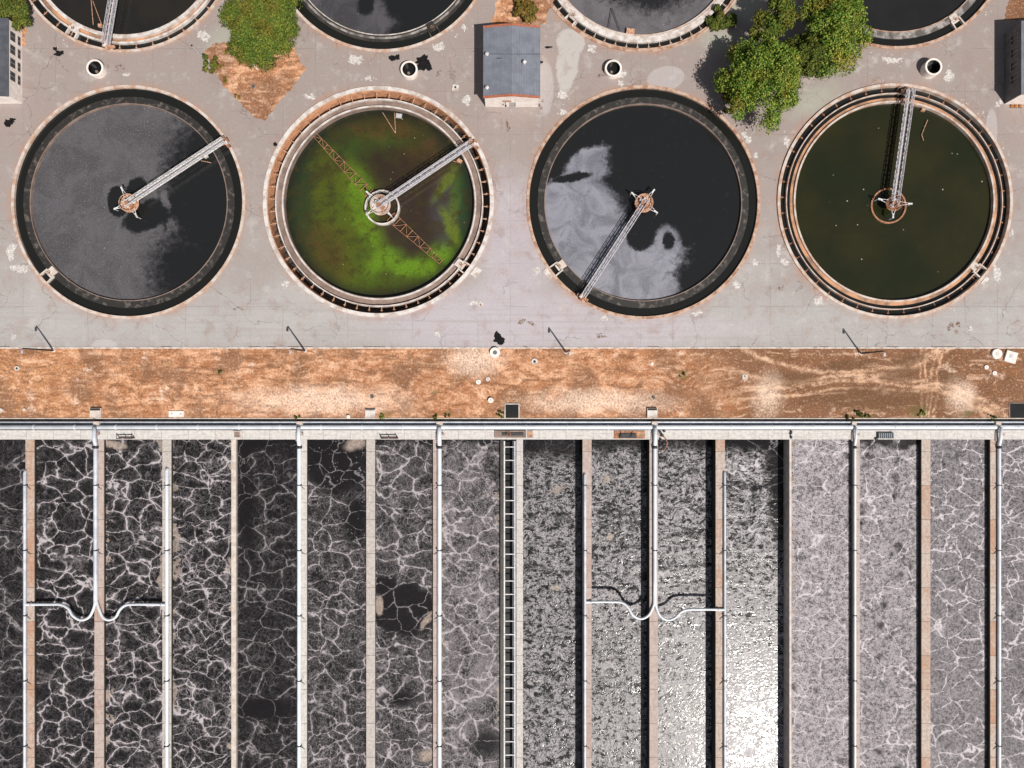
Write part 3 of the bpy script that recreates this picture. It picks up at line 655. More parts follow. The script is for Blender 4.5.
# skimmers hanging on the inner rims
def skimmer(label, pts, box, z, mat='rust_lite'):
    mb = MB(); b = box
    for a_, b_ in pts: mb.bar((*a_, z), (*b_, z), .5)
    t = thing('scum_skimmer', b[0], b[1], z, label, 'skimmer')
    mb.build('skimmer_arm', mat, t)
    mb = MB(); mb.obox(b[0], b[1], b[2], b[3], z - 1.5, z + 1.2, b[4]); mb.obox(b[0], b[1], b[2] * .6, b[3] * .5, z + 1.2, z + 1.6, b[4]); mb.build('scum_box', b[5], t)
skimmer('pale scum box with two thin stays at the top of the algae tank', [((381, 109), (394, 130)), ((393, 109), (394, 130))], (397.5, 112.5, 6, 4.5, 8, 'gal'), -9)
skimmer('rusty scum box with black V shaped stays in the violet scum tank', [((612, 7.5), (609, 27)), ((612, 7.5), (620, 30))], (630.5, 31, 8, 5, 8, 'rust_lite'), -.5, 'dark')
skimmer('small orange scum box with a thin hanging stay in the olive tank', [((929, 119), (923, 134)), ((923, 134), (925, 140))], (924.5, 109, 3.5, 2.5, 20, 'rust_lite'), -2)
skimmer('rusty scum box under the bridge end in the algae tank', [((450, 154), (460, 150)), ((452, 158), (461, 160))], (459, 158, 5, 3.5, 40, 'rust_lite'), -9)
skimmer('tiny scum box with thin tan stay in the top left tank', [((90, -5), (92.5, 24)), ((92, 0), (101, 24))], (99.5, 25, 3.5, 3, 0, 'rust_lite'), -1)
skimmer('pale scum box beside the bridge end in the grey scum tank', [((200, 160), (210, 162)), ((196, 156), (205, 150))], (205, 155.5, 4, 3, -33, 'beige'), -2)

# ------------------------------------------------------------------ aeration basins
def foam(name, x0, x1, seed, net=1.0, net2=.6, fil=.4, haze=0.0, cell=22., line=.055, floor=0.0, fcol=(.36, .325, .34), dark=(), beige=(), edge=(0, 0), base=(.010, .009, .0095), rough=.16, glit=0.0, top=0, spec=.4, speck=0, pits=0.0, hgrad=None, wbump=.07):
    k = NT(name); p = k.pos(seed); xs = k.n('SeparateXYZ', {0: p}).outputs
    wp = k.warp(k.warp(k.warp(p, .022, 16, 1), .05, 12, 1), .17, 4.5, 2)
    nl = k.noise(p, .055, 3); nf = k.noise(p, .75, 3, .7); nb = k.noise(p, .04, 4, .6); nm = k.noise(p, .3, 4, .7)
    lw = k.mr(k.M('ADD', k.M('MULTIPLY', nl, .6), k.M('MULTIPLY', nm, .4)), .34, .66, line * .08, line * 1.45)
    v1 = k.vor(k.V('MULTIPLY', wp, (.84, 1.16, 1)), 1 / cell)
    f1 = k.mr(v1, lw, 0.0); f1s = k.mr(v1, k.M('MULTIPLY', lw, 3.2), 0.0)
    brk = k.mr(k.noise(p, .04, 3), .30, .46, .2, 1)
    f1 = k.M('MULTIPLY', k.M('MULTIPLY', f1, brk), k.mr(nm, .3, .55, .5, 1))
    f1s = k.M('MULTIPLY', f1s, k.mr(nm, .40, .62, .06, .30))
    wp2 = k.V('ADD', k.warp(wp, .25, 5, 2), (31, 17, 5))
    v2 = k.vor(wp2, 2.1 / cell); f2 = k.M('MULTIPLY', k.mr(v2, .085, 0.0), k.mr(k.noise(p, .05, 4), .40, .64)); f2 = k.M('MULTIPLY', f2, k.mr(nm, .35, .6, .25, 1))
    v3 = k.vor(k.V('ADD', k.warp(wp, .3, 4, 2), (7, 71, 3)), 4.6 / cell); f3 = k.M('MULTIPLY', k.mr(v3, .12, 0.0), k.mr(k.noise(p, .09, 3), .42, .6)); f2 = k.M('MAXIMUM', f2, k.M('MULTIPLY', f3, .38))
    n3 = k.noise(k.V('MULTIPLY', wp, (1.25, .85, 1)), .2, 5, .68, .8); rid = k.mr(k.M('ABSOLUTE', k.M('SUBTRACT', n3, .5)), .035, 0.0)
    rid = k.M('MULTIPLY', rid, k.mr(nf, .38, .62, .15, .85))
    f = k.M('ADD', k.M('MAXIMUM', k.M('MULTIPLY', f1, net), k.M('MULTIPLY', f1s, net)), k.M('MULTIPLY', f2, net2))
    f = k.M('ADD', f, k.M('MULTIPLY', rid, fil))
    if haze: f = k.M('ADD', f, k.M('MULTIPLY', k.mr(k.M('ADD', k.M('ADD', k.M('MULTIPLY', nb, .45), k.M('MULTIPLY', nm, .25)), k.M('MULTIPLY', nf, .3)), .40, .60), haze))
    if floor: f = k.M('MAXIMUM', f, k.M('MULTIPLY', floor, k.mr(k.M('ADD', k.M('MULTIPLY', nm, .55), k.M('MULTIPLY', nf, .45)), .38, .58, .22, 1.4)))
    if pits:
        pv = k.vor(k.warp(p, .12, 10, 3), 1 / 15., 'F1'); pm = k.M('MULTIPLY', k.mr(pv, .46, .12), k.mr(k.noise(p, .03, 3), .42, .56))
        f = k.M('MULTIPLY', f, k.M('SUBTRACT', 1.0, k.M('MULTIPLY', k.M('MULTIPLY', pm, pits), k.mr(n3, .35, .6, .45, 1))))
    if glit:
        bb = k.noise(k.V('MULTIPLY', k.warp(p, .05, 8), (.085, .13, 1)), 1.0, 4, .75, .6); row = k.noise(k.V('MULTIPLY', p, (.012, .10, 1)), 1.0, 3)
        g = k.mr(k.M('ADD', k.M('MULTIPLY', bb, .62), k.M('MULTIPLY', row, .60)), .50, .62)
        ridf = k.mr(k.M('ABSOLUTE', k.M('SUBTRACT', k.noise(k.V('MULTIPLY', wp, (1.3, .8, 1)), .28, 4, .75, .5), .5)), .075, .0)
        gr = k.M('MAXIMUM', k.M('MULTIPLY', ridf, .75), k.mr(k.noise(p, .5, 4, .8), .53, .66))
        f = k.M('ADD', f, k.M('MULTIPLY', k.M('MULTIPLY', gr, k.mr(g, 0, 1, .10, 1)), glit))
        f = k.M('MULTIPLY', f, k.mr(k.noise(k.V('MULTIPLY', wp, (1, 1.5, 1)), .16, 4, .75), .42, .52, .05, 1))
    if top:
        tm = k.mr(k.M('ADD', xs[1], k.M('MULTIPLY', k.M('SUBTRACT', nb, .5), 40)), CY - 440 - top * .3, CY - 440 - top * 1.6, .06, 1)
        f = k.M('MULTIPLY', f, tm)
    if dark:
        dm = k.blobs(k.warp(k.warp(p, .05, 18, 4), .2, 6, 3), [(1, *b) for b in dark]); f = k.M('MULTIPLY', f, k.M('SUBTRACT', 1.0, k.M('MULTIPLY', dm, .96)))
    if speck:
        sp = k.M('MULTIPLY', k.mr(k.vor(p, 1 / 3.2, 'F1'), .22, .12), k.mr(k.noise(p, .08, 3), .48, .6)); f = k.M('ADD', f, k.M('MULTIPLY', sp, speck))
    f = k.M('MINIMUM', f, 1.0)
    c = k.mix(f, base, fcol)
    c = k.mix(k.M('MULTIPLY', k.mr(f1, .35, 1), .40 * min(1, net) if not floor else .5), c, tuple(min(.8, v * 1.55) for v in fcol))
    e = 0.0
    en = k.mr(k.noise(p, .05, 4, .65), .47, .68, -1, 9)
    if edge[0]: e = k.M('MULTIPLY', k.mr(k.M('SUBTRACT', k.M('SUBTRACT', xs[0], x0 - CX), en), 1.2, -.4), edge[0])
    if edge[1]: e = k.M('MAXIMUM', e, k.M('MULTIPLY', k.mr(k.M('SUBTRACT', k.M('SUBTRACT', x1 - CX, xs[0]), en), 1.2, -.4), edge[1]))
    if beige: e = k.M('MAXIMUM', e, k.blobs(k.warp(p, .15, 6, 3), [(1, *b) for b in beige]))
    if edge[0] or edge[1] or beige: c = k.mix(k.M('MULTIPLY', e, k.mr(nf, .3, .6, .6, .95)), c, k.mix(k.mr(nm, .38, .6), (.42, .34, .29), (.27, .22, .19)))
    h = k.M('ADD', k.M('MULTIPLY', f, .15), k.noise(k.V('MULTIPLY', p, (.85, 1.2, 1)), .34, 2, .55))
    if glit: h = k.M('MULTIPLY', h, k.mr(g, 0, 1, .25, 1)); h = k.M('MULTIPLY', h, tm)
    rg = k.M('ADD', rough, k.M('MULTIPLY', f, .55))
    sp_ = k.M('MULTIPLY', k.M('SUBTRACT', 1.0, k.M('MULTIPLY', f, .85)), spec)
    return k.out(c, rg, bump=h, bstr=wbump, bdist=.25, spec=sp_)

WZ, LOWZ, MIDZ = -3.6, -15.0, -5.5
lanes = [  # x0, x1, z, material parameters
    (-45, 26, WZ, dict(net=.45, net2=.3, fil=.2, cell=24, line=.05)),
    (33, 95, WZ, dict(net=1.0, net2=.3, fil=.15, cell=20, line=.055)),
    (103, 163, WZ, dict(net=1.0, net2=.5, fil=.2, cell=19, line=.055, edge=(1, .8), beige=[(112, 445, 12, 4, -10, .3)])),
    (170, 232, WZ, dict(net=.95, net2=.75, fil=.24, cell=17, line=.055, edge=(.7, 1))),
    (235, 299, WZ, dict(net=.42, net2=.25, fil=.15, cell=22, line=.04, top=14, dark=[(262, 712, 34, 14, 0, .5), (245, 500, 10, 60, 0, .6)])),
    (306, 367, WZ, dict(net=.75, net2=.6, fil=.4, haze=.05, cell=20, line=.05, dark=[(335, 455, 40, 42, 0, .25), (355, 520, 14, 26, 0, .5)], speck=.5, beige=[(355, 444, 11, 6, 20, .4)])),
    (374, 434, WZ, dict(net=.8, net2=.6, fil=.45, haze=.12, cell=20, line=.055, dark=[(404, 612, 34, 27, 0, .18), (385, 585, 14, 12, 0, .4), (400, 700, 20, 10, 0, .7)], top=5, beige=[(379, 607, 4, 10, 0, .3), (426, 622, 3, 10, -35, .35), (426, 758, 8, 5, 20, .5)])),
    (441, 502, WZ, dict(net=.75, net2=.7, fil=.6, haze=.32, cell=21, line=.06, top=5, edge=(.2, .7), dark=[(485, 745, 18, 16, 0, .7)])),
    (503, 517, -9, None),
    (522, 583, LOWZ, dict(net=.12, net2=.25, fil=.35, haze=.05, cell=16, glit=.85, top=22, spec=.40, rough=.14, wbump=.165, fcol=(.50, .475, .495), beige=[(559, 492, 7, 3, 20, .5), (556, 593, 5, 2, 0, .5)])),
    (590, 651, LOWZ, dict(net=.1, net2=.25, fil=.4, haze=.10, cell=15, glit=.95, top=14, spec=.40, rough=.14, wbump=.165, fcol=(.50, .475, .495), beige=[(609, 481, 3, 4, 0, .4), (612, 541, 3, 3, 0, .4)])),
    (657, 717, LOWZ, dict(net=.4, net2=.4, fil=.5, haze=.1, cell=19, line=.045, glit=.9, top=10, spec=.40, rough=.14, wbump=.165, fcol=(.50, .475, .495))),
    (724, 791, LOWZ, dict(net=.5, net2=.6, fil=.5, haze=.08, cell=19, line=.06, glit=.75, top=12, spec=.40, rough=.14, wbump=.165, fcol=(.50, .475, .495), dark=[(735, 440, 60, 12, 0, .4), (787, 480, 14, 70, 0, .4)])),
    (791.5, 853, MIDZ + 1.5, dict(net=.8, net2=.4, fil=.7, haze=.3, floor=.66, cell=24, line=.05, pits=.85, spec=.08, rough=.45, fcol=(.43, .395, .415), edge=(.35, 0))),
    (859, 923, MIDZ, dict(net=.8, net2=.4, fil=.7, haze=.3, floor=.60, cell=25, line=.05, pits=.95, spec=.08, rough=.45, fcol=(.43, .395, .415), top=5)),
    (930, 991, MIDZ, dict(net=1., net2=.6, fil=.7, haze=.3, floor=.40, cell=20, line=.05, pits=.6, spec=.1, rough=.4, fcol=(.43, .395, .415))),
    (999, 1068, MIDZ, dict(net=1., net2=.6, fil=.7, haze=.3, floor=.34, cell=20, line=.05, pits=.5, spec=.12, rough=.4, fcol=(.43, .395, .415))),
]
for i, (x0, x1, z, prm) in enumerate(lanes):
    mb = MB(); mb.quad(x0, x1, 438, 998, z)
    mt = foam('lane_foam', x0, x1, i * 37.3, **prm) if prm else M['pit']
    struct(mb.build('water', mt, sheet=True))
mb = MB(); mb.quad(-185, -45, 438, 998, WZ); struct(mb.build('water', foam('lane_foam', -185, -45, 3, net=.5), sheet=True))
mb = MB(); mb.quad(1068, 1210, 438, 998, MIDZ); struct(mb.build('water', foam('lane_foam', 1068, 1210, 5, net=.8, haze=.4), sheet=True))

# dividing walls
WG = 'concrete dividing walls between the aeration lanes'
def dwall(x0, x1, mat, label, y0=439.6, zt=0.0):
    mb = MB(); mb.box(x0, x1, y0, 999, -28, zt); o = ((x0 + x1) / 2, (y0 + 999) / 2, -28)
    return tag(mb.build('dividing_wall', mat, origin=o), label, 'wall', WG)
dwall(25.2, 34, 'wallA', 'narrow rust stained dividing wall under the leftmost lane pipe')
dwall(94.2, 103.6, 'wallC', 'pinkish dividing wall carrying the left Y shaped pipe junction')
dwall(162.2, 171, 'wallB', 'beige dividing wall reached by the right branch of the left curved pipes')
dwall(231.2, 235.8, 'beige', 'thin scum splashed beige dividing wall without a pipe left of the darkest lane')
dwall(297.6, 306.8, 'wallW', 'pale dividing wall with a thick white pipe right of the darkest lane')
dwall(366.2, 375, 'wallB', 'wide pale dividing wall without a pipe beside the lane with a black gap in its foam')
dwall(433, 440, 'wallC', 'dividing wall with a pipe on its right edge between the two lanes left of the rung channel')
dwall(500.4, 503.6, 'wall_dark', 'thin dark wall on the left of the rung channel')
dwall(516.4, 523, 'wallW', 'pale pink wall on the right of the rung channel')
dwall(582.6, 591.6, 'wallC', 'dividing wall reached by the left branch of the right curved pipes')
dwall(649.6, 658, 'wallC', 'pinkish dividing wall carrying the right Y shaped pipe junction')
dwall(715.8, 725, 'wallA', 'orange tinted dividing wall left of the lane with the brightest sun glint')
dwall(789.6, 791.6, 'beige', 'thin foam edged wall right of the lane with the brightest sun glint')
dwall(852.6, 860, 'wallC', 'dividing wall with thin pipe between the two lanes of smooth violet foam', zt=.001)
dwall(921.8, 930.6, 'wallA', 'wide brown dividing wall without a pipe right of the smooth violet foam')
dwall(990.6, 999.4, 'wallA', 'narrow brown dividing wall with pipe at the far right')
dwall(-50, -42, 'wallB', 'dividing wall outside the left edge of the view'); dwall(1066, 1074, 'wallB', 'dividing wall outside the right edge of the view')
mb = MB(); mb.box(BX0, BX0 + 5, 439.6, 1000, -28, 0); mb.box(BX1 - 5, BX1, 439.6, 1000, -28, 0); mb.box(BX0 + 5, BX1 - 5, 999.1, 1003, -28, 0)
tag(mb.build('basin_wall', 'deck', origin=(512, 1000, -28)), 'outer concrete wall round the aeration basins', 'wall')

# head walkway and pipe trench
mb = MB(); mb.box(BX0, BX1, 430.2, 439.5, -28, 0.02); struct(mb.build('walkway', 'deck'))
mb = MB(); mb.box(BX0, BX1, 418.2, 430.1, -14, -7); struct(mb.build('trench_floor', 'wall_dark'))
mb = MB(); mb.box(BX0, BX1, 418.0, 418.9, -8, .5)
tag(mb.build('retaining_wall', 'beige', origin=(512, 418.5, -8)), 'low pale retaining wall along the lower edge of the dry verge', 'wall')
def long_pipe(y, z, r, mat, label, coll=0, x0=-150, x1=1175):
    t = thing('header_pipe', (x0 + x1) / 2, y, z, label, 'pipe')
    mb = MB(); n = 12; mb.tube([(x0, y, z), ((x0 + x1) / 2, y, z), (x1, y, z)], r, 16); mb.build('pipe', mat, t, smooth=True)
    if coll:
        x = x0 + 20
        while x < x1:
            mb = MB(); mb.tube([(x - .5, y, z), (x + .5, y, z)], r * 1.14, 16); mb.build('collar', mat, t); x += coll
    return t
long_pipe(427.2, .2, 2.25, 'pipe_white', 'thick white air header pipe running the whole width beside the walkway', 41)
long_pipe(422.2, -1.6, .85, 'pipe', 'thin pale blue pipe running the whole width beside the thick white header')
long_pipe(424.3, -3.4, 1.0, 'pipe_navy', 'thin dark blue pipe running between the thick white header and the thin pale pipe')

def air_pipe(label, x, y0, y1, r, z=1.6, drop=True, valve=True, sup=65.0, mat='pipe', side=1, group='air pipes along the dividing walls', ph=485):
    t = thing('air_pipe', x, y0, 0, label, 'pipe', group)
    pts = [(x, y0 - 2, z + 2.2), (x, y0 + 7, z + 2.2), (x, y0 + 11, z + 1.6), (x, y0 + 15, z + .3), (x, y0 + 18, z)] if drop else [(x, y0, z - 2.5), (x, y0 + .6, z - .4), (x, y0 + 2, z)]
    q = y0 + 30
    while q < y1: pts.append((x, q, z)); q += 30
    pts.append((x, y1, z))
    mb = MB(); mb.tube(pts, r, 14); mb.build('pipe', mat, t, smooth=True)
    if valve:
        mb = MB(); mb.tube([(x, y0 + 17, z), (x, y0 + 19.4, z)], r * 1.35, 14); mb.bar((x, y0 + 18, z + r), (x, y0 + 18, z + r + 2), .6); mb.bar((x - 1.8, y0 + 18, z + r + 2), (x + 1.8, y0 + 18, z + r + 2), .5)
        mb.build('valve', 'dark', t)
        mb = MB(); mb.box(x - r - 1, x + r + 1, y0 - 7.5, y0 - 1.8, -7, 1.0); mb.build('support_block', 'beige', t)
        mb = MB(); mb.box(x - r - 1.6, x - r, y0 + 3.5, y0 + 12, .03, 1.2); mb.build('stop_plate', 'wallC', t)
        mb = MB(); mb.tube([(x + r + 1.4, y0 + 5, 0.05), (x + r + 1.4, y0 + 5, 3.6)], .4, 8); mb.bar((x + r + .2, y0 + 5, 3.6), (x + r + 2.6, y0 + 5, 3.6), .25); mb.tube([(x + r + 1.4 + 1.2 * math.cos(a), y0 + 5 + 1.2 * math.sin(a), 3.6) for a in [k * math.pi / 4 for k in range(8)]], .22, 5, closed=True)
        mb.build('valve_spindle', 'rust', t)
    yy = ph
    while yy < min(y1, 960):
        if yy > y0 + 4:
            mb = MB(); s = side
            mb.bar((x, yy, z - .2), (x + s * 5.2, yy + 4.5, -.1), .4); mb.bar((x, yy + .5, z - .2), (x - s * 3.4, yy + 3.5, -1.6), .35); mb.bar((x - r - .4, yy, z), (x + r + .4, yy, z), .7, r * 2 + .8)
            mb.build('pipe_bracket', 'dark', t)
        yy += sup
    return t
def cpath(pts, z, n=8):
    P = [Vector((*p, z)) for p in pts]; out = []
    for i in range(len(P) - 1):
        a, b, c, d = P[max(i - 1, 0)], P[i], P[i + 1], P[min(i + 2, len(P) - 1)]
        for q in range(n):
            t = q / n; out.append(.5 * ((2 * b) + (c - a) * t + (2 * a - 5 * b + 4 * c - d) * t * t + (3 * b - a - 3 * c + d) * t ** 3))
    out.append(P[-1]); return out
air_pipe('thick pale pipe ending in the left Y shaped junction', 96.4, 429, 603, 2.0, side=1)
air_pipe('slim pale pipe on the leftmost dividing wall', 25.8, 471, 1000, 1.55, drop=False, valve=False, side=1)
air_pipe('white pipe on the wall reached by the right branch of the left junction', 167.6, 469, 1000, 1.9, drop=False, valve=False, side=-1, mat='pipe_white')
air_pipe('thick white pipe on the wall right of the darkest lane', 299.6, 429, 1000, 2.1, side=1, mat='pipe_white')
air_pipe('thick white pipe just left of the lane beside the rung channel', 439.6, 429, 1000, 2.2, side=-1, mat='pipe_white')
air_pipe('thick pale pipe ending in the right Y shaped junction', 654.6, 429, 604, 1.9, side=1, mat='pipe_white')
air_pipe('slim pale pipe on the wall reached by the left branch of the right junction', 584.8, 474, 1000, 1.4, drop=False, valve=False, side=1)
air_pipe('slim pale pipe on the orange tinted wall left of the brightest glint', 724.4, 472, 1000, 1.25, drop=False, valve=False, side=-1)
air_pipe('thin white pipe between the two lanes of smooth violet foam', 854.2, 429, 1000, 1.3, side=1, mat='pipe_white')
air_pipe('white pipe on the narrow brown wall at the far right', 998.3, 429, 1000, 1.6, side=-1, mat='pipe_white')
def branch(label, pts, r, z=1.6):
    t = thing('branch_pipe', pts[0][0], pts[0][1], 0, label, 'pipe', 'curved branch pipes crossing the lanes')
    mb = MB(); mb.tube(cpath(pts, z), r, 14); mb.build('pipe', 'pipe_white', t, smooth=True)
    d = 1 if pts[-1][0] > pts[0][0] else -1; ex, ey = pts[-1]
    mb = MB(); mb.tube([(ex - d * 6.5, ey, z), (ex - d * 5.7, ey, z)], r * 1.5, 14); mb.build('flange', 'gal', t)
branch('curved pipe dipping left from the left Y junction', [(96, 600), (94.8, 607), (90, 616.5), (81.5, 619.5), (73.5, 615), (69, 608), (61.5, 604.2), (50, 604), (38, 604), (26, 604)], 1.35)
branch('curved pipe dipping right from the left Y junction', [(97, 600), (100, 609), (104, 617), (110, 619.5), (116.5, 616.5), (120.5, 609.5), (126, 605), (134, 604), (150, 604), (168, 604.3)], 1.35)
branch('curved pipe dipping left from the right Y junction', [(654.2, 600), (653, 606), (648.5, 614.5), (641, 618.3), (633, 615), (627.5, 606.5), (621, 602), (610, 601.5), (598, 601.5), (585, 601.8)], 1.25)
branch('curved pipe dipping right from the right Y junction', [(655, 600), (656, 607), (660, 615.5), (667, 619.6), (674.5, 617.5), (681, 611.5), (688, 609.2), (698, 609), (710, 609), (724, 609.3)], 1.25)

# rung channel
t = thing('beam_ladder', 509.5, 440, 0, 'ladder like steel frame of white crossbeams over the narrow dark channel', 'ladder')
for x, m_ in ((504.4, 'white'), (514.9, 'gal')):
    mb = MB(); mb.box(x - .65, x + .65, 441, 999, -.9, .7); mb.build('side_rail', m_, t)
y = 447.0
while y < 960:
    mb = MB(); mb.box(505.1, 514.2, y - .45, y + .45, -.6, .3); mb.build('crossbeam', 'white', t); y += 13.4
for x in (513.2,):
    mb = MB(); mb.box(x - .3, x + .3, 441, 999, -1.6, -.9); mb.build('cable_tray', 'pipe_navy', t)
t = thing('channel_gate', 511, 433, 0, 'dark steel gate housing across the walkway at the head of the rung channel', 'gate')
mb = MB(); mb.box(494.5, 526, 430.6, 437.6, .03, 1.2); mb.build('housing', 'launder_brown', t)
mb = MB(); mb.box(502, 523.5, 432.4, 435.4, 1.21, 2.0); mb.build('slot_cover', 'dark', t)
mb = MB(); mb.tube([(509, 434, 2), (509, 434, 5)], .5, 8); mb.tube([(509 + 1.8 * math.cos(a), 434 + 1.8 * math.sin(a), 5) for a in [k * math.pi / 5 for k in range(10)]], .3, 6, closed=True); mb.build('hand_wheel', 'rust', t)

# slide gates and hatches on the walkway
def slide_gate(x, y, label, w_=15, mat='dark'):
    t = thing('slide_gate', x, y, 0, label, 'gate', 'slide gates on the head walkway')
    mb = MB()
    for dx in (-w_ / 2, w_ / 2): mb.bar((x + dx, y, 0), (x + dx, y, 6), .7); mb.bar((x + dx, y, 5.8), (x + dx - 3, y - 5, .2), .4)
    mb.bar((x - w_ / 2, y, 6), (x + w_ / 2, y, 6), .8); mb.build('gate_frame', mat, t)
    mb = MB(); mb.box(x - w_ / 2 + .5, x + w_ / 2 - .5, y - .4, y + .4, -4, 2.2); mb.build('gate_leaf', 'rust', t)
    mb = MB(); mb.tube([(x, y, 2), (x, y, 8.5)], .4, 8); mb.build('spindle', 'gal', t)
slide_gate(127, 438, 'black slide gate frame right of the left thick pipe, beside a sooty stain'); slide_gate(390, 438, 'black slide gate frame just right of the wide pale wall', 16)
t = thing('hatch', 237, 434, 0, 'small brown square hatch on the walkway above the thin beige wall', 'hatch'); mb = MB(); mb.box(233.5, 241, 430.8, 438.2, .03, 1.0); mb.build('frame', 'beige', t); mb = MB(); mb.box(234.6, 240, 431.9, 437, 1.01, 1.4); mb.build('cover', 'launder_brown', t)
t = thing('hatch', 630, 434, 0, 'long rusty hatch with orange plates on the walkway left of the right junction pipe', 'hatch'); mb = MB(); mb.box(614, 645, 430.8, 438.6, .03, .6); mb.build('frame', 'rust', t)
mb = MB(); mb.box(637, 644.5, 431.4, 437.4, .61, 1.0); mb.build('plate', 'launder_orange', t); mb = MB(); mb.box(619, 636, 433.4, 438, .61, 1.6); mb.bar((619, 438, 1), (622, 433, 4), .5); mb.bar((628, 438, 1), (634, 433, 4), .5); mb.build('lifting_gear', 'dark', t)
t = thing('grating_box', 884, 436, 0, 'black grated box on the walkway over the right smooth foam lane', 'box'); mb = MB(); mb.box(877, 893, 432.6, 438.2, .03, 2.2); mb.build('body', 'dark', t)
mb = MB(); [mb.box(878 + q * 2, 878.8 + q * 2, 432.9, 437.9, 2.21, 2.6) for q in range(8)]; mb.build('grating', 'pipe_navy', t); mb = MB(); mb.cyl(876, 439, 0, 2, 1.3, 1.2, 12); mb.build('post', 'dark', t)
t = thing('hatch', 530, 434, 0, 'small tan square hatch on the walkway right of the rung channel', 'hatch'); mb = MB(); mb.box(527.4, 533.2, 430.9, 438.0, .03, .7); mb.build('frame', 'wallC', t); mb = MB(); mb.box(528.2, 532.4, 431.7, 437.2, .71, .95); mb.build('cover', 'launder_orange', t)
t = thing('valve_cluster', 663, 436, 0, 'dark tangle of valves beside the right junction pipe on the walkway', 'valve')
mb = MB()
for (a, b, zz) in [(660, 432, 3), (662, 435, 4), (664, 431, 2.5), (661, 440, 3), (664, 444, 1), (663, 449, .5)]: mb.cyl(a, b, 0 if b < 439 else -3, zz, 1.4, 1.2, 10)
mb.tube(cpath([(664, 443), (666, 447), (665, 452), (661, 454)], -1), .6, 8); mb.build('valve_body', 'dark', t)
mb = MB(); mb.tube(cpath([(660, 436), (665, 438), (667, 444), (664, 450)], 1.2), .5, 8); mb.build('hose', 'rust', t)
t = thing('walkway_post', 791, 434, 0, 'thin black stop board across the walkway above the foam edged wall', 'stop board'); mb = MB(); mb.box(790.4, 791.6, 430.6, 438.6, 0.03, 2.2); mb.build('board', 'dark', t); mb = MB(); mb.box(789.9, 792.1, 434, 435.2, 2.21, 2.8); mb.build('handle', 'gal', t)

# chambers on the lower edge of the verge
def chamber(x0, x1, y0, y1, h, label, mat='beige', lid='hole', lidfrac=.35, pit=False):
    t = thing('chamber', (x0 + x1) / 2, (y0 + y1) / 2, 0, label, 'chamber')
    mb = MB()
    if pit:
        mb.box(x0, x0 + 1, y0, y1, -6, h); mb.box(x1 - 1, x1, y0, y1, -6, h); mb.box(x0 + 1.01, x1 - 1.01, y0, y0 + 1, -6, h); mb.build('rim', mat, t)
        mb = MB(); mb.quad(x0 + .9, x1 - .9, y0 + .9, y1, .35); mb.build('opening', 'pit', t, sheet=True)
    else:
        mb.box(x0, x1, y0, y1, -2, h); mb.build('body', mat, t)
        mb = MB(); mb.box(x0 + .6, x1 - .6, y0 + .5, y0 + .5 + (y1 - y0) * lidfrac, h + .01, h + .5); mb.build('lid', lid, t)
    return t
chamber(91, 102, 408, 417.6, 2.5, 'beige concrete chamber with dark lid at the lower verge edge, leftmost', lidfrac=.2)
chamber(365.5, 375.5, 409, 417.6, 2.0, 'white square concrete chamber on the verge above the wide pale wall', 'rim_white', lidfrac=.08)
chamber(647, 657, 408, 417.6, 2.4, 'broken pale chamber on the verge above the right junction pipe', 'rim_white', lidfrac=.18)
chamber(504.5, 519.5, 403.5, 417.9, .7, 'black open pit with white rim on the verge above the rung channel', 'rim_white', pit=True)
chamber(1009, 1030, 402.5, 417.9, .5, 'black open pit cut off by the right edge of the view', 'launder_brown', pit=True)
t = thing('concrete_slab', 176.5, 414, 0, 'plain white rectangular slab lying near the lower edge of the verge', 'slab'); mb = MB(); mb.box(169, 184, 411, 417, -.3, .9); mb.build('slab', 'plaster', t)
mb = MB(); mb.box(171, 173, 413.2, 414.6, .91, 1.1); mb.box(180, 182, 413.2, 414.6, .91, 1.1); mb.build('lifting_eye', 'gal', t)
for x in (95.5, 299.5, 439.5, 853, 1000):
    pass

# gate pads on the pavement beside tanks
for (x, y, a, lw, label) in [(476, 272, -52, (10, 7), 'white slab at the lower right rim of the algae tank'), (548.5, 273.5, 50, (11, 6), 'white slab at the lower left rim of the half pale tank'), (985, 281, -52, (9, 4), 'pale slab at the lower right rim of the olive tank')]:
    t = thing('concrete_pad', x, y, 0, label, 'slab', 'slabs beside the tank gates'); mb = MB(); mb.obox(x, y, lw[0], lw[1], -.2, .5, a); mb.build('slab', 'rim_white', t)

# ------------------------------------------------------------------ vents, covers
vg = 'short white concrete vent rings on the pavement'
def vent(x, y, h, label):
    t = thing('vent_ring', x, y, 0, label, 'vent', vg)
    mb = MB(); mb.ring(x, y, 6.7, 8.4, 0.02, h, 40); mb.build('ring', 'plaster', t)
    mb = MB(); mb.ring(x, y, 6.45, 6.68, 0.02, h - .5, 40); mb.build('shade_lining', 'pit', t)  # lining and opening coloured black for the shade inside the vent
    mb = MB(); mb.disc(x, y, .6, 6.46, 32); mb.build('opening', 'pit', t, sheet=True)  # black disc standing for the shade inside the vent
    mb = MB(); mb.cyl(x - 1.2, y + 1.5, .6, 1.4, 1.6, 1.2, 10); mb.build('sump', 'launder_brown', t)
vl = ['white vent ring between the two leftmost tanks', 'white vent ring above the algae tank beside the big black patch', 'white vent ring above the half pale tank, splashed with white', 'tall white vent ring above the olive tank']
for (x, y), (_, _, h), l in zip(vent_plan, VENTS, vl): vent(x, y, h, l)
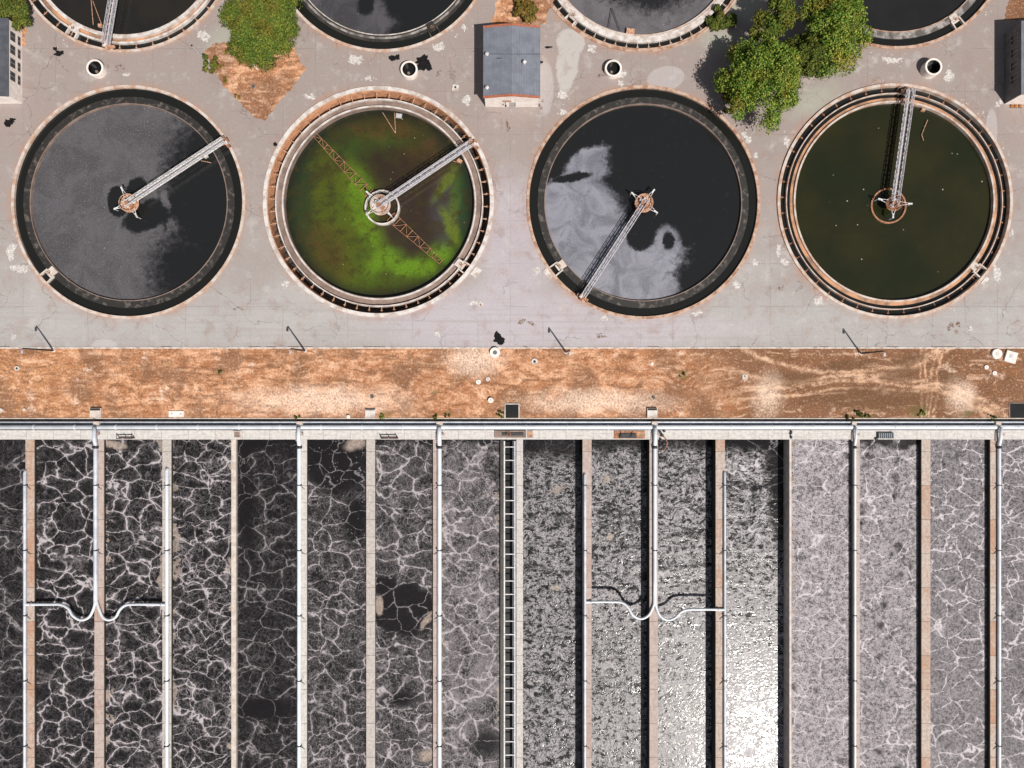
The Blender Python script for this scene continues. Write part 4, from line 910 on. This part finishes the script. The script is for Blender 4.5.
def cover(x, y, r, label, mat='plaster', h=1.0, square=False, rot=0, hole=True, knob='hole'):
    t = thing('manhole_cover', x, y, 0, label, 'manhole')
    mb = MB()
    if square: mb.obox(x, y, r * 2, r * 2, -.3, h, rot)
    else: mb.cyl(x, y, -.3, h, r, r * .96, 28)
    mb.build('cover', mat, t)
    if hole:
        mb = MB()
        if square: mb.obox(x, y - .6, r * .6, r * .6, h, h + .4, rot)
        else: mb.cyl(x, y, h + .005, h + .3, r * .42, r * .38, 16)
        mb.build('centre_plug', knob, t)
cover(495, 352.6, 5.3, 'white round cover with dark hub at the kerb below the black blotch', h=3, knob='plaster_grey_and_shade')
cover(996.3, 354, 5.2, 'plain white round cover beside the square cover at the right', h=2, knob='rim_white')
cover(1010.5, 357, 5.6, 'white tilted square cover near the right edge', square=True, rot=16, knob='gal', h=1.6)
cover(986.3, 367.3, 2.2, 'small white disc, upper of two below the plain white round cover', knob='rim_white')
cover(994.4, 373.2, 2.2, 'small white disc, lower of two below the plain white round cover', knob='rim_white')
cover(478.4, 382, 2.5, 'small white disc, left of two on the verge below the kerb cover', knob='rim_white')
cover(488, 379.3, 2.3, 'small white disc, right of two on the verge below the kerb cover', 'rim_white', knob='rim')
cover(490.8, 400.3, 2.8, 'small white cover near the black open pit', h=2.5, knob='rim_white')
cover(534.5, 361.5, 3.2, 'small white ringed cover on the verge right of the kerb cover', 'rim_white', knob='hole')
cover(17.2, 368.4, 2.6, 'small dark eyed cover at the far left of the verge', 'beige', knob='hole')
cover(372.2, 396.4, 2.0, 'tiny grey cover in the middle of the verge', 'plaster_grey_and_shade', knob='hole')
cover(653.8, 397.6, 1.6, 'tiny dark grey cover above the broken pale chamber', 'plaster_grey_and_shade', knob='hole')
cover(24.5, 409.8, 1.6, 'tiny pale stone at the lower left of the verge', 'beige', hole=False)
cover(348.6, 416.6, 1.7, 'tiny white marker left of the white square chamber', h=2, knob='rim_white')
cover(651.8, 363.8, 1.5, 'tiny white marker near the top of the verge right of centre', knob='rim_white')
cover(480.6, 304.6, 2.6, 'white ringed drain on the pavement right of the algae tank', 'rim_white', h=.4, knob='launder_brown')
cover(455.4, 87.8, 3.1, 'white square drain on the pavement below the shed left side', 'rim_white', h=.4, square=True, rot=8, knob='hole')
cover(1.0, 410.5, 2.4, 'pale stone block at the extreme left verge edge', 'beige', hole=False)
cover(745, 377, 2.6, 'faint grey slab on the verge between tracks', 'beige', h=.5, square=True, rot=3, knob='launder_brown')

# ------------------------------------------------------------------ lamp posts
def lamp(x, y, label, head_dx):
    t = thing('lamp_post', x, y, 0, label, 'lamp post', 'lamp posts along the kerb'); hh = 43
    mb = MB(); mb.tube([(x, y, .1), (x, y, hh * .5), (x, y, hh)], [.95, .8, .6], 10); mb.build('pole', 'dark', t)
    mb = MB(); mb.cyl(x, y, -.1, 1.0, 1.7, 1.5, 14); mb.build('base', 'plaster', t)
    mb = MB(); mb.tube([(x, y, hh - .4), (x + head_dx * .5, y + 1.2, hh + .6), (x + head_dx, y + 2.4, hh + .4)], .3, 8); mb.build('arm', 'dark', t)
    mb = MB(); mb.obox(x + head_dx, y + 3.2, 1.9, 3.6, hh - .3, hh + .7, 0); mb.build('lamp_head', 'gal', t)
    return t
lamp(53.5, 350.5, 'dark lamp post at the kerb below the grey scum tank', -.6)
lamp(305, 350.8, 'dark lamp post at the kerb below the algae tank', -.4)
lamp(566, 352.2, 'dark lamp post at the kerb below the half pale tank', .3)
lamp(860.5, 353.2, 'dark lamp post at the kerb below the olive tank', .5)

# ------------------------------------------------------------------ buildings
def window(t, wall_x, y, w_, z0, z1, nx):
    mb = MB(); mb.box(min(wall_x, wall_x + nx * .35), max(wall_x, wall_x + nx * .35), y - w_ / 2, y + w_ / 2, z0, z1); f = mb.build('window', 'frame', t)
    mb = MB()
    for s in (-1, 1): mb.box(min(wall_x + nx * .36, wall_x + nx * .5), max(wall_x + nx * .36, wall_x + nx * .5), y + s * w_ / 4 - w_ / 4 + .3, y + s * w_ / 4 + w_ / 4 - .3, z0 + .5, z1 - .5)
    mb.build('pane', 'glass', f)
def house(name, x0, x1, y0, y1, h, rise, label, wallm, roofm, windows=(), gable='tile', over=1.2, front=None):
    t = thing(name, (x0 + x1) / 2, (y0 + y1) / 2, 0, label, 'building'); xm = (x0 + x1) / 2
    mb = MB(); 
    mb.add([(x0, y0, 0), (x1, y0, 0), (x1, y1, 0), (x0, y1, 0), (x0, y0, h), (x1, y0, h), (x1, y1, h), (x0, y1, h), (xm, y0, h + rise), (xm, y1, h + rise)],
           [(0, 3, 7, 4), (1, 5, 6, 2), (0, 4, 8, 5, 1), (3, 2, 6, 9, 7), (0, 1, 2, 3), (4, 7, 9, 8), (5, 8, 9, 6)])
    mb.build('wall', wallm, t)
    if front:
        mb = MB(); mb.add([(x, y, z) for y in (y1 + .02, y1 + .5) for x, z in ((x0 + .3, 0), (x1 - .3, 0), (x1 - .3, h - .4), (xm, h + rise - .4), (x0 + .3, h - .4))], [(0, 1, 2, 3, 4), (5, 9, 8, 7, 6)] + [(i, 5 + i, 5 + (i + 1) % 5, (i + 1) % 5) for i in range(5)]); mb.build('gable_wall', front, t)
    k = rise / (xm - x0); th = .6
    for s in (-1, 1):
        ex = x0 - over if s < 0 else x1 + over; ez = h - k * over + .05; mb = MB(); yy0, yy1 = y0 - .8, y1 + .8
        mb.add([(ex, yy0, ez), (xm + .0, yy0, h + rise + .05), (xm, yy1, h + rise + .05), (ex, yy1, ez), (ex, yy0, ez + th), (xm, yy0, h + rise + .05 + th), (xm, yy1, h + rise + .05 + th), (ex, yy1, ez + th)],
               [(0, 3, 2, 1), (4, 5, 6, 7), (0, 1, 5, 4), (2, 3, 7, 6), (1, 2, 6, 5), (3, 0, 4, 7)])
        mb.build('roof', roofm, t)
    if gable:
        for yy in (y0 - .9, y1 + .9):
            mb = MB(); ez = h - k * over + .3
            for s in (-1, 1):
                ex = x0 - over if s < 0 else x1 + over
                mb.bar((ex, yy, ez + .3), (xm, yy, h + rise + .7), 2.0, 1.1)
            mb.build('gable_trim', gable, t)
    for (wx, y, w_, z0, z1, nx) in windows: window(t, wx, y, w_, z0, z1, nx)
    return t
# shed between the upper tanks
s0 = G(484.5, 30, 25); s1 = G(539, 95, 25)
shed = house('pump_shed', s0[0], s1[0], s0[1] - 2, 106.8, 25, 4.5, 'white shed with slate blue sheet roof and red gable trim', 'plaster', 'roof')
xm = (s0[0] + s1[0]) / 2
for (px, py, hz) in [(487, 55, 26.0), (524.5, 63, 29), (487, 88.5, 26.0)]:
    gx, gy = G(px, py, hz); mb = MB(); mb.cyl(gx, gy, hz - 1.5, hz + 3.2, .9, .9, 12); mb.cyl(gx, gy, hz + 3.2, hz + 4.4, 1.9, .7, 14); mb.build('roof_vent', 'white', shed)
mb = MB(); mb.box(xm - 9, xm - .5, 107.0, 107.5, 14, 15.6); mb.build('sign_board', 'rust', shed)
mb = MB(); mb.box(xm - 2, xm + 4, 106.82, 107.3, 0, 12); dr = mb.build('door', 'frame', shed); mb = MB(); mb.box(xm + 2.8, xm + 3.3, 107.31, 107.7, 5.5, 6.2); mb.build('handle', 'dark', dr)
mb = MB(); mb.bar((xm - 6, 107, 12), (xm - 6, 110.5, 12.5), .5); mb.cyl(xm - 6, 110.5, 11.5, 13.2, 1.0, .8, 10); mb.build('wall_lamp', 'dark', shed)
mb = MB(); mb.box(s0[0] + 12, s0[0] + 24, 71.3, 71.8, 27.9, 28.5); mb.box(s0[0] + 18, s0[0] + 18.5, 66, 73, 27.9, 28.6); mb.build('roof_bracket', 'dark', shed)
mb = MB(); mb.tube([(s0[0] - 3, 68.5, 30.3), (s1[0] + 3, 68.7, 30.3)], .12, 6); mb.build('cable', 'dark', shed)
# building on the left edge
wins = [(22.02, y, 8.8, z, z1, 1) for y in (43.5, 56.5, 69.5, 82.5) for z, z1 in ((3, 7), (10.2, 17.2))]
house('brick_office', -40, 22, 29, 103.5, 18.5, 3.5, 'pale two storey building with dark grey roof and eight windows at the left edge', 'plaster', 'roof_dark', wins, gable=None, over=.3)
rw = [(1004.48, y, 8.6, 9, 19, -1) for y in (46, 59, 72, 85)]
house('workshop_building', 1004.5, 1070, 34, 103.5, 23, 4, 'building with its shaded window wall facing left at the right edge', 'plaster_grey_and_shade', 'roof', rw, gable=None, over=.5, front='plaster')  # wall colour carries the shade of the left side; gable stays white
for i, (x, l) in enumerate([(1011.5, 'orange cone by the right building wall, leftmost of three'), (1015.5, 'orange cone by the right building wall, middle of three'), (1020, 'orange cone by the right building wall, rightmost of three')]):
    t = thing('traffic_cone', x, 106.2, 0, l, 'cone', 'orange cones by the right building')
    mb = MB(); mb.cyl(x, 106.2, .25, 3.4, 1.3, .35, 14); mb.build('cone_body', 'orange', t); mb = MB(); mb.obox(x, 106.2, 3.2, 3.2, 0.02, .25); mb.build('base', 'dark', t)

# ------------------------------------------------------------------ trees
def leaf_mat(name, a, b, c_, d):
    k = NT(name); p = k.n('NewGeometry').outputs['Position']; g = k.n('NewGeometry').outputs['Random Per Island']
    n = k.noise(p, .45, 4, .65); n2 = k.noise(p, .22, 3, .6)
    c = k.mix(k.mr(n, .38, .60), a, b); c = k.mix(k.mr(n2, .50, .66, 0, .9), c, d)
    c = k.mix(k.mr(g, .55, 1.0, 0, .85), c, c_); c = k.mix(k.mr(g, .3, .0, 0, .6), c, tuple(v * .4 for v in a))
    m = k.out(c, .7); k.put(k.b.inputs['Specular IOR Level'], .2); return m
M['leafA'] = leaf_mat('olive_green_leaves', (.075, .165, .020), (.15, .23, .028), (.34, .36, .06), (.27, .21, .035))
M['leafD'] = leaf_mat('deep_green_leaves', (.060, .120, .018), (.10, .135, .018), (.22, .23, .035), (.14, .115, .02))
M['leafB'] = leaf_mat('dark_green_leaves', (.050, .090, .016), (.09, .115, .018), (.20, .19, .035), (.14, .11, .022))
M['leafC'] = leaf_mat('yellow_ochre_leaves', (.14, .11, .02), (.09, .085, .018), (.26, .17, .04), (.20, .12, .03))
def tree(name, px, py, rx, ry, h, lobes, nleaf, mat, label, cat='tree', leaf=1.5, trunk=True, group=None, seed=0, vspread=.45, flat=.75, hmin=.35):
    rnd = random.Random(seed); hz = h * .72; bx, by = G(px, py, hz)
    t = thing(name, bx, by, 0, label, cat, group)
    L = []
    for i in range(lobes):
        a = rnd.uniform(0, 2 * math.pi); q = math.sqrt(rnd.random()) * .80
        lr = rnd.uniform(.18, .38) * min(rx, ry) * (1 - .3 * q)
        zz = h * (hmin + (1 - hmin) * (1 - q * q) * rnd.uniform(.62, 1)) - lr * flat
        L.append((bx + math.cos(a) * q * rx, by + math.sin(a) * q * ry, zz, lr))
    if trunk:
        mb = MB(); mb.tube([(bx, by, -.3), (bx + rnd.uniform(-1, 1), by, h * .2), (bx + rnd.uniform(-2, 2), by + rnd.uniform(-2, 2), h * .45)], [2.2 * h / 50, 1.5 * h / 50, .9 * h / 50], 9); mb.build('trunk', 'bark', t)
        mb = MB()
        for (x, y, z, r) in L[::max(1, lobes // 14)]:
            mb.tube([(bx, by, h * .3), ((bx + x) / 2, (by + y) / 2, h * .3 + (z - h * .3) * .62), (x, y, z)], [.9 * h / 50, .55 * h / 50, .25 * h / 50], 6)
        mb.build('limb', 'bark', t)
    mb = MB(); V, F = mb.v, mb.f
    wts = [l[3] ** 2 for l in L]
    for (x, y, z, r) in rnd.choices(L, wts, k=nleaf):
        d = Vector((rnd.gauss(0, 1), rnd.gauss(0, 1), rnd.gauss(0, 1) + .35)).normalized(); nz = mnoise.noise(Vector((x * .3 + d.x * 2.2, y * .3 + d.y * 2.2, d.z * 2.2)))
        rr = r * (.78 + .55 * nz + rnd.uniform(-.22, .12)); c = Vector((x, y, z)) + Vector((d.x * rr, d.y * rr, d.z * rr * flat))
        nn = (d + Vector((rnd.uniform(-1, 1), rnd.uniform(-1, 1), rnd.uniform(-1, 1))) * .9).normalized()
        u = nn.orthogonal().normalized(); v = nn.cross(u); a = rnd.uniform(0, 6.28); u, v = u * math.cos(a) + v * math.sin(a), v * math.cos(a) - u * math.sin(a)
        s = leaf * rnd.uniform(.55, 1.2); o = len(V)
        for (i, j) in ((-1, -.3), (.1, -.6), (1, .1), (.2, .65), (-.7, .45)): V.append(tuple(c + u * (i * s) + v * (j * s)))
        F.append((o, o + 1, o + 2, o + 3, o + 4))
    o_ = ORI[t.name]; me = bpy.data.meshes.new('crown'); me.from_pydata([((x - o_[0]) * S, -(y - o_[1]) * S, (z - o_[2]) * S) for x, y, z in V], [], F); me.materials.append(M[mat])
    ob = bpy.data.objects.new('crown' if trunk else 'foliage', me); col.objects.link(ob); ob.parent = t
    return t
tg = 'leafy trees in the yard'
tree('leafy_tree', 255, 10, 42, 52, 44, 80, 46000, 'leafD', 'round deep green tree between the two upper left tanks', seed=1, group=tg, leaf=.95)
tree('leafy_tree', 768, 74, 44, 50, 64, 70, 42000, 'leafA', 'large bright green tree with ochre lower edge left of the olive tank', seed=2, group=tg, leaf=.95)
tree('leafy_tree', 838, 26, 40, 48, 54, 62, 34000, 'leafA', 'yellowish green tree overlapping the charcoal tank rim', seed=3, group=tg, leaf=.95)
tree('leafy_tree', 776, 14, 25, 28, 56, 34, 16000, 'leafD', 'dark green tree at the very top between two larger crowns', seed=4, group=tg, leaf=.95)
tree('leafy_tree', 810, 52, 31, 26, 44, 40, 22000, 'leafB', 'low green tree filling the gap between the two big yellowish crowns', seed=15, group=tg, leaf=.95)
tree('leafy_tree', 731, 96, 14, 15, 26, 12, 5000, 'leafC', 'low ochre tree at the lower left foot of the large bright tree', seed=5, group=tg, leaf=.9)
tree('leafy_tree', 722, 16, 17, 17, 9, 18, 9000, 'leafB', 'low dark tree in the shade left of the big crowns', seed=12, group=tg, leaf=.9)
tree('leafy_tree', 6, 6, 23, 27, 24, 34, 14000, 'leafB', 'dark green tree in the top left corner behind the pale building', seed=6, group=tg, leaf=.95)
tree('shrub', 527, 6, 17, 17, 12, 14, 3200, 'leafC', 'ochre green shrub behind the shed', 'shrub', seed=7, trunk=False)
tree('shrub', 208, 61, 12, 12, 8, 9, 1500, 'leafB', 'dark spiky shrub on the pavement left of the soil patch', 'shrub', seed=8, trunk=False, leaf=1.3)
sh = 'small weeds and shrubs'
for (px, py, r, m_, l) in [(225, 80, 6, 'leafC', 'ochre weed in the middle of the soil patch'), (237, 96, 4, 'leafC', 'small yellow weed near the lower end of the soil patch'), (241, 50, 3, 'leafB', 'small green weed at the top of the soil patch'), (219, 66, 5, 'leafC', 'brownish weed right of the dark spiky shrub'),
                         (860, 414, 6.5, 'leafB', 'green shrub on the verge edge above the wall with the thin pipe'), (868, 416, 4, 'leafA', 'yellow green shrub just right of the green verge shrub'), (382, 416, 4.5, 'leafA', 'green weed right of the white square chamber'), (501, 414, 5, 'leafB', 'dark weed left of the black open pit'), (502, 417, 2, 'leafA', 'bright weed at the left foot of the black open pit'),
                         (297, 417, 4, 'leafB', 'dark weed on the verge edge above the thick white pipe'), (436, 417, 4, 'leafB', 'dark weed on the verge edge left of the rung channel'), (447, 416, 3.5, 'leafC', 'yellowish weed right of the dark verge weed'), (922, 413, 5, 'leafA', 'flat green weed on the verge at right'), (683, 375, 4, 'leafC', 'dull weed in the middle of the verge'),
                         (220, 372, 3, 'leafB', 'little dark weed on the left half of the verge'), (851, 418, 5, 'leafB', 'dark weed left of the green verge shrub'), (993, 417, 5, 'leafB', 'dark weed above the far right pipe'), (95, 416, 4, 'leafB', 'dark weed in front of the beige chamber'), (651, 417, 4, 'leafB', 'dark weed in front of the broken pale chamber')]:
    tree('shrub', px, py, r, r * .8, r * .7, 5, int(90 * r), m_, l, 'shrub', leaf=.7, trunk=False, group=sh, seed=int(px))

t = thing('drain_pipe', 251, 63, 0, 'white pipe length lying on the soil patch below the round tree', 'pipe'); mb = MB(); mb.tube([(247, 57, .9), (258, 70, .9)], .8, 10); mb.build('pipe', 'plaster', t)
mb = MB(); mb.cyl(246.6, 56.5, 0.05, 1.8, 1.3, 1.3, 12); mb.build('socket', 'rim_white', t)
t = thing('drain_pipe', 198, 52, 0, 'thin pale pipe sticking out beside the dark spiky shrub', 'pipe'); mb = MB(); mb.tube([(192, 46, .8), (206, 60, 3)], .5, 8); mb.build('pipe', 'gal', t)
mb = MB(); mb.cyl(192, 46, 0.05, 1.6, .9, .9, 10); mb.build('foot', 'dark', t)
cover(253.2, 86, 2, 'tiny grey cover in the soil patch', 'plaster_grey_and_shade', h=.6, knob='hole')
